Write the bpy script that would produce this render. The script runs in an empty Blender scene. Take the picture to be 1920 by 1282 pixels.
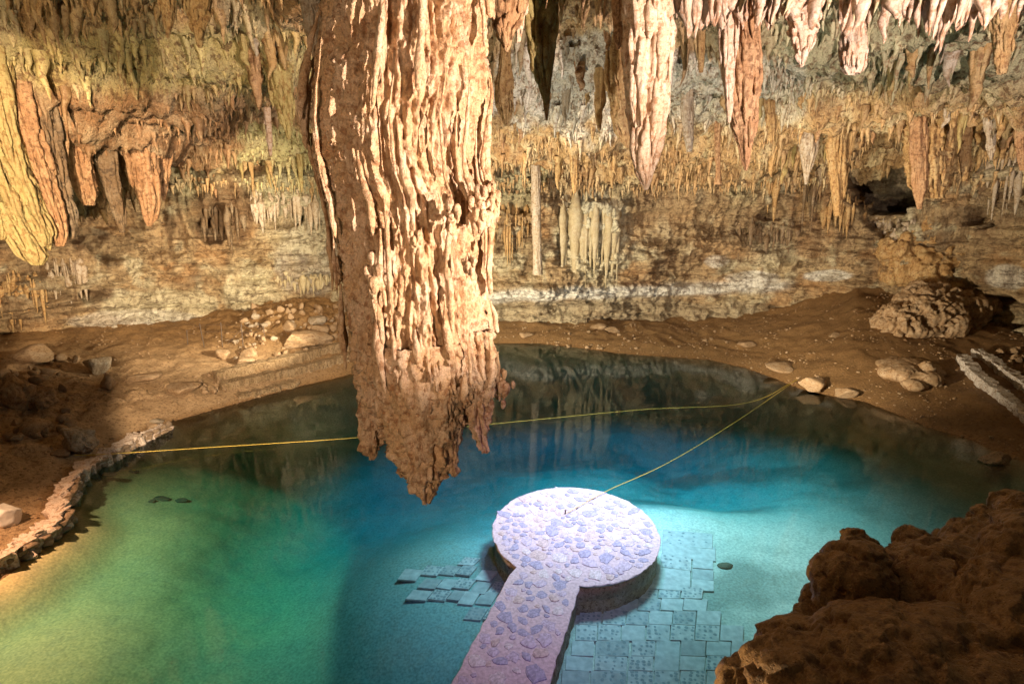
import bpy, math, random
import numpy as np
from mathutils import Vector

random.seed(7)
RNG = np.random.default_rng(11)
R = math.radians
S = bpy.context.scene
COL = S.collection

# ------------------------------------------------------------------ camera
PITCH = 13.5
CAMZ = 9.0
F = 1000.0                                   # focal length in pixels of the 1920 wide photograph
cam_d = bpy.data.cameras.new("camera")
cam_d.sensor_width = 36.0
cam_d.lens = 36.0 * F / 1920.0
cam_d.clip_start = 0.1
cam_d.clip_end = 400
cam = bpy.data.objects.new("camera", cam_d)
cam.location = (0, 0, CAMZ)
cam.rotation_euler = (R(90 - PITCH), 0, 0)
COL.objects.link(cam)
S.camera = cam

# ------------------------------------------------------------------ world: even warm glow standing in for light bounced round the cave
w = bpy.data.worlds.new("World")
S.world = w
w.use_nodes = True
bg = w.node_tree.nodes["Background"]
bg.inputs[0].default_value = (1.0, 0.78, 0.52, 1)
bg.inputs[1].default_value = 0.08


def aim(o, target):
    d = Vector(target) - o.location
    o.rotation_euler = d.to_track_quat('-Z', 'Y').to_euler()


def spot(name, loc, target, power, color, angle, blend=0.5, size=0.25):
    l = bpy.data.lights.new(name, 'SPOT')
    l.energy = power
    l.color = color
    l.spot_size = R(angle)
    l.spot_blend = blend
    l.shadow_soft_size = size
    o = bpy.data.objects.new(name, l)
    o.location = loc
    COL.objects.link(o)
    aim(o, target)
    return o


# spots standing in for the cave's unseen floodlights, with some added fills
spot("flood_stalactite", (8.5, 0.5, 8.2), (-0.9, 8.2, 12.1), 23000, (1.0, 0.83, 0.70), 56, 0.5, 0.06)
spot("flood_stalactite_fill", (-2.5, -3.0, 7.6), (-1.5, 8.0, 8.0), 2100, (1.0, 0.74, 0.50), 60, 0.7, 0.2)
spot("flood_ceiling_right", (8.5, 1.0, 8.4), (10.0, 14.0, 13.6), 19000, (1.0, 0.84, 0.78), 74, 0.6, 0.06)
spot("flood_left_bank", (-3.0, -3.0, 9.5), (-20.0, 22.0, 2.0), 62000, (1.0, 0.78, 0.54), 54, 0.4, 0.08)
spot("flood_far_wall", (-7.0, 24.0, 2.0), (6.0, 41.0, 7.5), 26000, (1.0, 0.87, 0.64), 112, 1.0, 0.12)
spot("flood_left_wall", (-9.0, 26.0, 3.0), (-24.0, 33.5, 8.5), 9500, (1.0, 0.86, 0.62), 96, 0.8, 0.12)
spot("flood_right_wall", (9.0, 21.0, 2.2), (24.0, 34.0, 10.0), 10500, (1.0, 0.84, 0.60), 100, 0.8, 0.12)
spot("flood_left_ceiling", (-21.0, 8.0, 5.0), (-9.0, 15.0, 13.2), 1500, (1.0, 0.86, 0.50), 120, 0.8, 0.10)
spot("fill_fringe_left", (-2.5, -1.0, 8.2), (-12.0, 14.0, 13.0), 7500, (1.0, 0.80, 0.54), 56, 0.6, 0.06)  # added fill to brighten the dark upper left fringe
spot("flood_back_ceiling", (1.0, 21.0, 4.0), (3.0, 27.0, 13.0), 4000, (1.0, 0.92, 0.78), 150, 0.8, 0.12)
spot("flood_recess", (-6.5, 27.0, 6.0), (-11.0, 34.0, 11.0), 1500, (1.0, 0.95, 0.58), 110, 0.8, 0.1)
spot("fill_right_shallows", (9.5, 12.5, 9.5), (7.6, 15.0, -1.0), 1500, (1.0, 0.90, 0.80), 66, 1.0, 0.3)  # added neutral fill that makes the right shallows look milky
spot("flood_left_shallows", (-16.0, 9.0, 9.0), (-9.0, 13.8, -1.0), 11500, (1.0, 0.60, 0.34), 72, 1.0, 0.2)
spot("fill_front_rocks", (0.6, 3.4, 4.2), (3.8, 4.4, 6.3), 260, (1.0, 0.68, 0.36), 80, 0.8, 0.08)  # added warm fill in place of bounce, gives the rocks form
spot("beam_platform", (2.6, 17.5, 12.6), (2.3, 15.6, 0.2), 5600, (0.90, 0.58, 1.0), 40, 1.0, 0.25)
spot("flood_walkway", (2.4, 3.0, 11.5), (0.5, 10.6, 0.2), 2000, (0.76, 0.42, 1.0), 34, 1.0, 0.3)
spot("flood_pool", (3.6, 14.8, 9.5), (2.4, 19.6, -1.0), 8200, (0.62, 0.88, 1.0), 134, 1.0, 1.1)  # cool colour also stands in for light scattered in the water

S.view_settings.view_transform = 'Standard'
S.view_settings.look = 'None'
S.view_settings.exposure = 0.0
S.view_settings.gamma = 1.0
S.view_settings.use_curve_mapping = False
S.render.engine = 'CYCLES'
cy = S.cycles
cy.use_adaptive_sampling = True
cy.adaptive_threshold = 0.02
cy.use_denoising = True
cy.max_bounces = 6
cy.diffuse_bounces = 3
cy.glossy_bounces = 3
cy.transparent_max_bounces = 12
cy.volume_bounces = 0
cy.sample_clamp_indirect = 6.0
cy.caustics_reflective = False
cy.caustics_refractive = False

# ------------------------------------------------------------------ pixel helpers (the photograph's 1920x1282 pixels)
cp, sp = math.cos(R(PITCH)), math.sin(R(PITCH))


def ray(px, py):
    a = (px - 960.0) / F
    b = -(py - 641.0) / F
    return np.array([a, cp + b * sp, -sp + b * cp])


def at_z(px, py, z=0.0):
    d = ray(px, py)
    return np.array([0, 0, CAMZ]) + d * ((z - CAMZ) / d[2])


def at_y(px, py, Y):
    d = ray(px, py)
    return np.array([0, 0, CAMZ]) + d * (Y / d[1])


def project(P):
    x, y, z = P[..., 0], P[..., 1], P[..., 2] - CAMZ
    dep = y * cp - z * sp
    up = y * sp + z * cp
    dep = np.where(np.abs(dep) < 0.1, 0.1, dep)
    px = 960 + F * x / dep
    py = 641 - F * up / dep
    bad = dep < 0.5
    return np.where(bad, -9999, px), np.where(bad, -9999, py)


# ------------------------------------------------------------------ numpy noise
_perm = RNG.permutation(256).astype(np.int32)
_perm = np.concatenate([_perm, _perm, _perm])
_g = RNG.normal(size=(256, 3)).astype(np.float32)
_g /= np.linalg.norm(_g, axis=1)[:, None]


def noise(x, y, z):
    x = np.asarray(x, np.float32); y = np.asarray(y, np.float32); z = np.asarray(z, np.float32)
    x, y, z = np.broadcast_arrays(x, y, z)
    xi = np.floor(x).astype(np.int32); yi = np.floor(y).astype(np.int32); zi = np.floor(z).astype(np.int32)
    xf = x - xi; yf = y - yi; zf = z - zi
    u = xf * xf * xf * (xf * (xf * 6 - 15) + 10)
    v = yf * yf * yf * (yf * (yf * 6 - 15) + 10)
    t = zf * zf * zf * (zf * (zf * 6 - 15) + 10)
    xi &= 255; yi &= 255; zi &= 255

    def corner(a, b, c):
        h = _perm[_perm[_perm[xi + a] + yi + b] + zi + c]
        return _g[h, 0] * (xf - a) + _g[h, 1] * (yf - b) + _g[h, 2] * (zf - c)
    x00 = corner(0, 0, 0) * (1 - u) + corner(1, 0, 0) * u
    x10 = corner(0, 1, 0) * (1 - u) + corner(1, 1, 0) * u
    x01 = corner(0, 0, 1) * (1 - u) + corner(1, 0, 1) * u
    x11 = corner(0, 1, 1) * (1 - u) + corner(1, 1, 1) * u
    return ((x00 * (1 - v) + x10 * v) * (1 - t) + (x01 * (1 - v) + x11 * v) * t) * 1.6


def fbm(x, y, z, o=4, lac=2.03, g=0.5):
    s = 0; a = 1.0
    for i in range(o):
        s = s + a * noise(x + 17.3 * i, y - 9.1 * i, z + 5.7 * i)
        x = x * lac; y = y * lac; z = z * lac
        a *= g
    return s


def ridged(x, y, z, o=3, g=0.5):
    s = 0; a = 1.0
    for i in range(o):
        s = s + a * (1 - 2 * np.abs(noise(x + 7.3 * i, y - 3.1 * i, z + 1.7 * i)))
        x = x * 2.1; y = y * 2.1; z = z * 2.1
        a *= g
    return s


def sstep(a, b, x):
    t = np.clip((x - a) / (b - a), 0, 1)
    return t * t * (3 - 2 * t)


def terrace(h, step, sharp=0.75):
    k = h / step
    f = np.floor(k)
    r = k - f
    return step * (f + sstep(sharp * 0.6, 1.0, r) * 1.0 * 0.9 + 0.1 * r)


# ------------------------------------------------------------------ mesh helpers
def raw_mesh(name, V, Fq, mat, smooth=True, colors=None):
    V = np.ascontiguousarray(V, np.float32).reshape(-1, 3)
    me = bpy.data.meshes.new(name)
    if isinstance(Fq, tuple):        # mixed (flat loops, starts, totals)
        loops, starts, totals = Fq
    else:
        Fq = np.ascontiguousarray(Fq, np.int32)
        k = Fq.shape[1]
        loops = Fq.ravel(); n = len(Fq)
        starts = np.arange(n, dtype=np.int32) * k
        totals = np.full(n, k, np.int32)
    me.vertices.add(len(V)); me.vertices.foreach_set("co", V.ravel())
    me.loops.add(len(loops)); me.loops.foreach_set("vertex_index", loops)
    me.polygons.add(len(starts))
    me.polygons.foreach_set("loop_start", starts)
    me.polygons.foreach_set("loop_total", totals)
    me.update(calc_edges=True)
    me.polygons.foreach_set("use_smooth", np.full(len(starts), bool(smooth)))
    if colors is not None:
        c = np.ones((len(V), 4), np.float32)
        c[:, :3] = colors.reshape(-1, 3)
        at = me.color_attributes.new("Col", 'FLOAT_COLOR', 'POINT')
        at.data.foreach_set("color", c.ravel())
    if mat is not None:
        me.materials.append(mat)
    return me


def grid_faces(nu, nv, wrap=False, base=0, flip=False):
    iu = np.arange(nu if wrap else nu - 1)
    iv = np.arange(nv - 1)
    A, B = np.meshgrid(iu, iv, indexing='ij')
    A2 = (A + 1) % nu
    q = np.stack([A * nv + B, A2 * nv + B, A2 * nv + B + 1, A * nv + B + 1], -1).reshape(-1, 4)
    if flip:
        q = q[:, ::-1]
    return q + base


def link(name, me, parent=None, loc=None):
    o = bpy.data.objects.new(name, me)
    COL.objects.link(o)
    if parent is not None:
        o.parent = parent
    if loc is not None:
        o.location = loc
    return o


def tag(o, label=None, cat=None, group=None, kind=None):
    if label: o["label"] = label
    if cat: o["category"] = cat
    if group: o["group"] = group
    if kind: o["kind"] = kind
    return o


def empty(name, loc=(0, 0, 0)):
    o = bpy.data.objects.new(name, None)
    o.location = loc
    o.empty_display_size = 0.2
    COL.objects.link(o)
    return o


# ------------------------------------------------------------------ materials
def nt_mat(name):
    m = bpy.data.materials.new(name)
    m.use_nodes = True
    n = m.node_tree.nodes
    n.clear()
    out = n.new("ShaderNodeOutputMaterial")
    b = n.new("ShaderNodeBsdfPrincipled")
    m.node_tree.links.new(b.outputs[0], out.inputs[0])
    return m, n, m.node_tree.links, b, out


def rock_mat(name, base, tint2, dark, scale=1.0, bump=0.5, dist=0.06, use_col=False, rough=0.7, streak=0.0, pits=0.5, patch=0.5, spec=0.35, crack=None, mott=1.0):
    """Procedural rock: three mineral tones in patches, vertical water streaks, pits and grain."""
    m, n, L, b, out = nt_mat(name)
    tc = n.new("ShaderNodeTexCoord")
    mp = n.new("ShaderNodeMapping"); mp.inputs['Scale'].default_value = (scale, scale, scale)
    L.new(tc.outputs['Object'], mp.inputs[0])
    ms = n.new("ShaderNodeMapping"); ms.inputs['Scale'].default_value = (scale * 2.2, scale * 2.2, scale * 0.22)
    L.new(tc.outputs['Object'], ms.inputs[0])

    def ntex(vec, sc, det=8, rg=0.6):
        t = n.new("ShaderNodeTexNoise"); t.inputs['Scale'].default_value = sc
        t.inputs['Detail'].default_value = det; t.inputs['Roughness'].default_value = rg
        L.new(vec, t.inputs['Vector']); return t.outputs['Fac']

    def ramp(fac, a, c):
        r = n.new("ShaderNodeMapRange"); r.inputs[1].default_value = a; r.inputs[2].default_value = c
        r.interpolation_type = 'SMOOTHSTEP'
        L.new(fac, r.inputs[0]); return r.outputs[0]

    def mix(fac, a, c, mode='MIX'):
        x = n.new("ShaderNodeMix"); x.data_type = 'RGBA'; x.blend_type = mode
        if isinstance(fac, (float, int)): x.inputs[0].default_value = fac
        else: L.new(fac, x.inputs[0])
        for i, v in ((6, a), (7, c)):
            if isinstance(v, tuple): x.inputs[i].default_value = (*v, 1)
            else: L.new(v, x.inputs[i])
        return x.outputs[2]

    def mul(a, k):
        x = n.new("ShaderNodeMath"); x.operation = 'MULTIPLY'; L.new(a, x.inputs[0]); x.inputs[1].default_value = k
        return x.outputs[0]
    n1 = ntex(mp.outputs[0], 0.9)
    n2 = ntex(mp.outputs[0], 3.7)
    n3 = ntex(ms.outputs[0], 1.6)
    if use_col:
        at = n.new("ShaderNodeAttribute"); at.attribute_name = "Col"
        c = at.outputs['Color']
        c = mix(mul(ramp(n1, 0.45, 0.66), patch), c, tint2)
    else:
        c = mix(mul(ramp(n1, 0.42, 0.62), patch), base, tint2)
    c = mix(mul(ramp(n2, 0.50, 0.62), 0.8 * mott), c, dark)
    n5 = ntex(mp.outputs[0], 9.0, 10, 0.7)
    c = mix(mul(ramp(n5, 0.54, 0.64), 0.45 * mott), c, dark)
    c = mix(mul(ramp(n5, 0.46, 0.38), 0.35 * mott), c, tint2)
    if streak > 0:
        c = mix(mul(ramp(n3, 0.50, 0.72), streak), c, dark)
    if crack:
        mk = n.new("ShaderNodeMapping"); mk.inputs['Scale'].default_value = (scale * crack[0], scale * crack[0], scale * crack[1])
        L.new(tc.outputs['Object'], mk.inputs[0])
        nk = ntex(mk.outputs[0], 1.0, 6, 0.6)
        sb = n.new("ShaderNodeMath"); sb.operation = 'SUBTRACT'; L.new(nk, sb.inputs[0]); sb.inputs[1].default_value = 0.5
        ab = n.new("ShaderNodeMath"); ab.operation = 'ABSOLUTE'; L.new(sb.outputs[0], ab.inputs[0])
        crk = ramp(ab.outputs[0], 0.014, 0.0)
        c = mix(mul(crk, 0.75), c, tuple(v * 0.45 for v in dark))
    g = ntex(mp.outputs[0], 22, 4)
    gr = n.new("ShaderNodeMapRange"); gr.inputs[1].default_value = 0.3; gr.inputs[2].default_value = 0.7
    gr.inputs[3].default_value = 0.72; gr.inputs[4].default_value = 1.25
    L.new(g, gr.inputs[0])
    cx = n.new("ShaderNodeVectorMath"); cx.operation = 'SCALE'
    L.new(c, cx.inputs[0]); L.new(gr.outputs[0], cx.inputs['Scale'])
    L.new(cx.outputs[0], b.inputs['Base Color'])
    rr = n.new("ShaderNodeMapRange"); rr.inputs[3].default_value = rough - 0.18; rr.inputs[4].default_value = rough + 0.15
    L.new(n2, rr.inputs[0]); L.new(rr.outputs[0], b.inputs['Roughness'])
    b.inputs['Specular IOR Level'].default_value = spec
    # relief
    f1 = ntex(mp.outputs[0], 5.0, 10, 0.65)
    vo = n.new("ShaderNodeTexVoronoi"); vo.inputs['Scale'].default_value = 11
    L.new(mp.outputs[0], vo.inputs['Vector'])
    v = ramp(vo.outputs['Distance'], 0.0, 0.35)
    ad = n.new("ShaderNodeMath"); ad.operation = 'MULTIPLY_ADD'
    L.new(v, ad.inputs[0]); ad.inputs[1].default_value = pits * 0.4; L.new(f1, ad.inputs[2])
    ad2 = n.new("ShaderNodeMath"); ad2.operation = 'MULTIPLY_ADD'
    L.new(n3, ad2.inputs[0]); ad2.inputs[1].default_value = 0.8 * (1 if streak > 0 else 0.2); L.new(ad.outputs[0], ad2.inputs[2])
    bp = n.new("ShaderNodeBump"); bp.inputs['Strength'].default_value = bump; bp.inputs['Distance'].default_value = dist
    L.new(ad2.outputs[0], bp.inputs['Height']); L.new(bp.outputs[0], b.inputs['Normal'])
    return m


M_WALL = rock_mat("wall_rock", None, (0.48, 0.37, 0.21), (0.11, 0.055, 0.024), 0.9, 1.0, 0.25, True, 0.75, 0.6, 0.3, 0.35, crack=(0.22, 1.7), mott=0.6)
M_CEIL = rock_mat("ceiling_rock", None, (0.54, 0.42, 0.25), (0.15, 0.075, 0.03), 1.1, 1.0, 0.18, True, 0.75, 0.3, 0.6, 0.45)
M_GROUND = rock_mat("cave_soil", None, (0.27, 0.15, 0.06), (0.11, 0.055, 0.022), 2.2, 1.0, 0.08, True, 0.6, 0.0, 0.5, 0.4, mott=0.7)
M_BED = rock_mat("pool_sediment", None, (0.42, 0.40, 0.30), (0.30, 0.28, 0.2), 0.7, 0.4, 0.05, True, 0.9, 0.0, 0.2, 0.15, 0.1, mott=0.25)
M_GIANT = rock_mat("orange_flowstone", (0.55, 0.34, 0.18), (0.74, 0.55, 0.40), (0.28, 0.13, 0.055), 2.4, 1.0, 0.05, False, 0.66, 0.5, 0.5, 0.5)
M_PALE = rock_mat("pale_flowstone", (0.58, 0.40, 0.27), (0.70, 0.56, 0.44), (0.34, 0.16, 0.07), 2.4, 0.8, 0.05, False, 0.6, 0.4, 0.5, 0.6)
M_OCHRE = rock_mat("ochre_flowstone", (0.44, 0.26, 0.10), (0.54, 0.40, 0.20), (0.20, 0.09, 0.03), 2.0, 0.9, 0.06, False, 0.65, 0.5, 0.5, 0.5)
M_RUST = rock_mat("rust_flowstone", (0.38, 0.20, 0.09), (0.52, 0.34, 0.18), (0.15, 0.065, 0.025), 2.0, 0.9, 0.06, False, 0.65, 0.5, 0.5, 0.5)
M_OLIVE = rock_mat("yellow_flowstone", (0.40, 0.31, 0.12), (0.34, 0.22, 0.09), (0.24, 0.13, 0.04), 2.0, 0.9, 0.06, False, 0.65, 0.5, 0.5, 0.5)
M_GREY = rock_mat("grey_flowstone", (0.44, 0.34, 0.23), (0.56, 0.49, 0.39), (0.26, 0.16, 0.08), 2.0, 0.9, 0.06, False, 0.65, 0.5, 0.5, 0.5)
M_FRINGE = rock_mat("fringe_flowstone", None, (0.54, 0.40, 0.22), (0.20, 0.10, 0.04), 2.2, 0.6, 0.04, True, 0.65, 0.2, 0.3, 0.35)
M_STONE = rock_mat("loose_stone", (0.36, 0.23, 0.12), (0.46, 0.34, 0.22), (0.18, 0.09, 0.035), 2.4, 0.8, 0.04, False, 0.75, 0.0, 0.6, 0.6)
M_BOULDER = rock_mat("brown_boulder", (0.20, 0.115, 0.045), (0.30, 0.19, 0.085), (0.08, 0.04, 0.017), 3.0, 1.0, 0.04, False, 0.55, 0.3, 0.8, 0.5)
M_KERB = rock_mat("kerb_masonry", (0.40, 0.27, 0.16), (0.56, 0.42, 0.31), (0.17, 0.09, 0.04), 3.0, 1.0, 0.05, False, 0.8, 0.0, 0.7, 0.6)


M_CREAM = rock_mat("cream_flowstone", (0.46, 0.37, 0.21), (0.54, 0.47, 0.32), (0.30, 0.19, 0.09), 1.2, 0.8, 0.10, False, 0.6, 0.5, 0.2, 0.6, mott=0.5)
M_DARKF = rock_mat("dark_flowstone", (0.19, 0.115, 0.055), (0.36, 0.28, 0.18), (0.07, 0.04, 0.02), 1.6, 0.9, 0.08, False, 0.6, 0.5, 0.3, 0.5)


def simple(name, col, rough=0.6, nscale=8, var=0.25, bump=0.3, dist=0.01):
    m, n, L, b, out = nt_mat(name)
    tc = n.new("ShaderNodeTexCoord")
    t = n.new("ShaderNodeTexNoise"); t.inputs['Scale'].default_value = nscale; t.inputs['Detail'].default_value = 8
    L.new(tc.outputs['Object'], t.inputs['Vector'])
    r = n.new("ShaderNodeMapRange"); r.inputs[1].default_value = 0.3; r.inputs[2].default_value = 0.7
    r.inputs[3].default_value = 1 - var; r.inputs[4].default_value = 1 + var
    L.new(t.outputs['Fac'], r.inputs[0])
    v = n.new("ShaderNodeVectorMath"); v.operation = 'SCALE'; v.inputs[0].default_value = col
    L.new(r.outputs[0], v.inputs['Scale']); L.new(v.outputs[0], b.inputs['Base Color'])
    b.inputs['Roughness'].default_value = rough
    bp = n.new("ShaderNodeBump"); bp.inputs['Strength'].default_value = bump; bp.inputs['Distance'].default_value = dist
    L.new(t.outputs['Fac'], bp.inputs['Height']); L.new(bp.outputs[0], b.inputs['Normal'])
    return m


M_MORTAR = simple("mortar", (0.50, 0.43, 0.49), 0.8, 14, 0.22, 0.7, 0.02)
M_PSTONE = [simple("set_stone_slate", (0.30, 0.30, 0.44), 0.7, 20, 0.35, 0.8, 0.02),
            simple("set_stone_grey", (0.42, 0.38, 0.50), 0.7, 20, 0.35, 0.8, 0.02),
            simple("set_stone_tan", (0.44, 0.37, 0.38), 0.7, 20, 0.35, 0.8, 0.02),
            simple("set_stone_pale", (0.50, 0.47, 0.52), 0.7, 20, 0.35, 0.8, 0.02)]
M_TILE = [simple("cement_tile", (0.56, 0.50, 0.47), 0.8, 6, 0.2, 0.3, 0.01), simple("cement_tile_dull", (0.44, 0.40, 0.38), 0.8, 6, 0.2, 0.3, 0.01)]
M_TSTONE = simple("tile_pebble", (0.30, 0.31, 0.31), 0.8, 12, 0.2, 0.3, 0.01)
M_ROPE = simple("yellow_rope", (0.62, 0.44, 0.07), 0.6, 60, 0.2, 0.5, 0.004)
M_POST = simple("rusty_rod", (0.07, 0.045, 0.03), 0.7, 30, 0.3, 0.4, 0.004)
M_DARKSTONE = simple("sunken_stone", (0.12, 0.11, 0.07), 0.9, 6, 0.3, 0.4, 0.03)

# ------------------------------------------------------------------ plan of the cave
WALLPX = [(0, 27.5), (200, 31), (380, 34.5), (640, 37.5), (930, 40.5), (1180, 41.5), (1380, 41), (1500, 39.5), (1650, 36.5), (1800, 33), (1920, 29.5)]
wall_pts = [(-30, -6), (-33, 4), (-33.5, 13), (-32, 20)]
for px, Y in WALLPX:
    dep = Y * cp + (CAMZ - 2) * sp
    wall_pts.append(((px - 960) / F * dep, Y))
wall_pts += [(33.5, 24), (34, 16), (33, 8), (30, -6)]
wall_pts = np.array(wall_pts, float)


def catmull(P, n):
    P = np.asarray(P, float)
    Q = np.vstack([2 * P[0] - P[1], P, 2 * P[-1] - P[-2]])
    out = []
    for i in range(len(P) - 1):
        t = np.linspace(0, 1, n, endpoint=False)[:, None]
        a, b, c, d = Q[i], Q[i + 1], Q[i + 2], Q[i + 3]
        out.append(0.5 * ((2 * b) + (-a + c) * t + (2 * a - 5 * b + 4 * c - d) * t * t + (-a + 3 * b - 3 * c + d) * t ** 3))
    out.append(P[-1:])
    return np.vstack(out)


wall_line = catmull(wall_pts, 12)
SHOREPX = [(0, 1085), (40, 1050), (85, 1018), (118, 985), (104, 945), (112, 915), (150, 885), (190, 855), (240, 822), (330, 788), (400, 768), (480, 746),
           (560, 724), (640, 706), (700, 690), (780, 668), (860, 650), (935, 643), (1010, 643), (1090, 652), (1160, 662), (1240, 668), (1330, 674),
           (1400, 690), (1450, 708), (1500, 728), (1560, 742), (1620, 752), (1680, 775), (1740, 800), (1820, 824), (1880, 850), (1960, 880)]
shore = [at_z(a, b)[:2] for a, b in SHOREPX]
shore += [np.array(q, float) for q in ((21, 14), (19, 8), (14, 3), (6, -2), (-2, -3.5), (-8, -1), (-12, 4), (-14.2, 8.5))]
shore = np.array(shore)
ZW = np.array([(-900, 2.6), (0, 2.6), (200, 2.4), (380, 2.3), (500, 2.8), (640, 3.2), (780, 1.8), (900, 0.75), (1300, 0.85), (1400, 1.2), (1500, 2.4), (1600, 4.1), (1700, 3.6), (1800, 2.7), (1920, 2.3), (2800, 2.2)])


def seg_dist(X, Y, line, closed=False):
    d = np.full(X.shape, 1e9, np.float32)
    n = len(line)
    for i in range(n if closed else n - 1):
        a = line[i]; b = line[(i + 1) % n]
        v = b - a; l2 = float(v @ v) + 1e-9
        t = np.clip(((X - a[0]) * v[0] + (Y - a[1]) * v[1]) / l2, 0, 1)
        d = np.minimum(d, (X - a[0] - t * v[0]) ** 2 + (Y - a[1] - t * v[1]) ** 2)
    return np.sqrt(d)


def inside(X, Y, poly):
    r = np.zeros(X.shape, bool)
    n = len(poly)
    for i in range(n):
        x1, y1 = poly[i]; x2, y2 = poly[(i + 1) % n]
        if y1 == y2: continue
        c = ((y1 > Y) != (y2 > Y)) & (X < (x2 - x1) * (Y - y1) / (y2 - y1) + x1)
        r ^= c
    return r


DEPTHS = [(150, 1150, .35), (40, 1240, .35), (300, 950, .5), (250, 880, .35), (300,1100,.8), (430, 1010, 2.2), (450, 860, 1.8), (600, 900, 4), (540, 1100, 2.8), (700, 1000, 4.2), (650, 1200, 2.2),
          (780, 1250, 1.6), (860, 1090, .72), (800, 1050, .72), (780, 1130, .9), (800, 800, 5), (1000, 740, 6), (1250, 770, 5), (1330, 870, 3.4), (1060, 850, 3.2), (900, 960, 2.2), (1100, 890, 1.5),
          (1000, 690, 4), (1200, 700, 3.5), (1450, 790, 1.6), (1300, 950, .8), (1400, 950, .36), (1550, 950, .32), (1480, 1000, .3), (1650, 850, .9), (1620, 970, 1.1), (1800, 880, .6), (1500, 1050, .3), (1400, 1130, .5),
          (1250, 1040, .66), (1250, 1120, .66), (1320, 1200, .66), (1150, 1150, .8), (1100, 1250, .9), (1250, 1260, .7), (1450, 1230, .6), (1600, 790, .8), (900, 1060, .9), (370, 1200, 1.5), (450, 750, .6)]
DW = np.array([(*at_z(a, b)[:2], d) for a, b, d in DEPTHS])

GX = np.linspace(-38, 38, 571)
GY = np.linspace(-4, 46, 376)
XX, YY = np.meshgrid(GX, GY, indexing='ij')
XX = XX.astype(np.float32); YY = YY.astype(np.float32)
_ds = seg_dist(XX, YY, shore, True)
_in = inside(XX, YY, shore)
_dw = seg_dist(XX, YY, wall_line)
_apx = 960 + F * XX / np.maximum(YY * cp + 1.6, 1)
_apx = np.where(YY < 3, np.where(XX < 0, -900, 2800), _apx)
zw = np.interp(_apx, ZW[:, 0], ZW[:, 1])
tt = _ds / (_ds + _dw + 1e-3)
bank = zw * tt ** 0.9 + 0.12 * np.minimum(_ds, 1.0)
sw = 0; sv = 0
for x, y, d in DW:
    wgt = 1.0 / (((XX - x) ** 2 + (YY - y) ** 2) + 1.2) ** 1.5
    sw = sw + wgt; sv = sv + wgt * d
bq = sv / sw
bq = np.where(bq > 2.2, 2.2 + (bq - 2.2) * 0.45, bq)
for _k in range(150):
    bq[1:-1] = (bq[:-2] + bq[1:-1] * 2 + bq[2:]) / 4; bq[:, 1:-1] = (bq[:, :-2] + bq[:, 1:-1] * 2 + bq[:, 2:]) / 4
_tm = 0
for _a, _b, _r in ((800, 1060, 1.6), (860, 1095, 1.4), (900, 1140, 1.0), (1250, 1040, 2.0), (1240, 1120, 2.6), (1300, 1200, 2.8), (1180, 1200, 2.4), (1290, 1260, 2.6), (1160, 1260, 2.2), (1180, 1120, 1.8), (1270, 1000, 1.6)):
    _q = at_z(_a, _b, -0.6)
    _tm = np.maximum(_tm, np.clip(np.exp(-(np.hypot(XX - _q[0], YY - _q[1]) / (_r * 1.25 + 0.5)) ** 2) * 1.35, 0, 1))
for _k in range(220):
    _tm[1:-1] = (_tm[:-2] + _tm[1:-1] * 2 + _tm[2:]) / 4; _tm[:, 1:-1] = (_tm[:, :-2] + _tm[:, 1:-1] * 2 + _tm[:, 2:]) / 4
_tm = np.clip(_tm * 1.25, 0, 1)
bq = bq * (1 - _tm) + 0.655 * _tm
bedd = bq * sstep(0, 1, np.clip(_ds / (0.9 + 0.9 * bq), 0, 1))
nz1 = fbm(XX * 0.35, YY * 0.35, 3.3, 5)
nz2 = fbm(XX * 1.3, YY * 1.3, 8.3, 5)
far_left = sstep(-8, -20, XX) * (~_in)
rough_l = sstep(12.5, 16, -XX) * sstep(28, 20, YY)
rubble = np.exp(-(((XX + 12.5) / 5) ** 2 + ((YY - 34.5) / 2.8) ** 2))
land = bank + (0.18 * nz1 + 0.07 * nz2) * sstep(0, 2.5, _ds) + 0.5 * rough_l * np.abs(nz2) * sstep(0.5, 3, _ds) + rubble * 0.35 * ridged(XX * 1.1, YY * 1.1, 1.0, 3) * sstep(0.5, 2, _ds)
_shelf = np.maximum(np.exp(-((bedd - 0.66) / 0.25) ** 2), _tm)
bed = -bedd + (0.10 * nz1 + 0.04 * nz2) * sstep(0, 2, _ds) * (1 - 0.93 * _shelf)
ZZ = np.where(_in, np.minimum(bed, -0.01), land + 0.01)
ZZ = ZZ.astype(np.float32)


def gz(x, y):
    fx = np.clip((np.asarray(x) - GX[0]) / (GX[1] - GX[0]), 0, len(GX) - 1.001)
    fy = np.clip((np.asarray(y) - GY[0]) / (GY[1] - GY[0]), 0, len(GY) - 1.001)
    i = fx.astype(int); j = fy.astype(int)
    a = fx - i; b = fy - j
    return (ZZ[i, j] * (1 - a) * (1 - b) + ZZ[i + 1, j] * a * (1 - b) + ZZ[i, j + 1] * (1 - a) * b + ZZ[i + 1, j + 1] * a * b)


def at_ground(px, py):
    d = ray(px, py)
    t = np.arange(3, 60, 0.03)
    P = np.array([0, 0, CAMZ]) + t[:, None] * d
    g = gz(P[:, 0], P[:, 1])
    k = np.argmax(P[:, 2] <= g)
    if k == 0: k = len(t) - 1
    return P[k]


# ------------------------------------------------------------------ floor and bed
PXg, PYg = project(np.stack([XX, YY, ZZ], -1))


def lerp(a, b, t):
    return a + (b - a) * np.asarray(t)[..., None]


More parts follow.
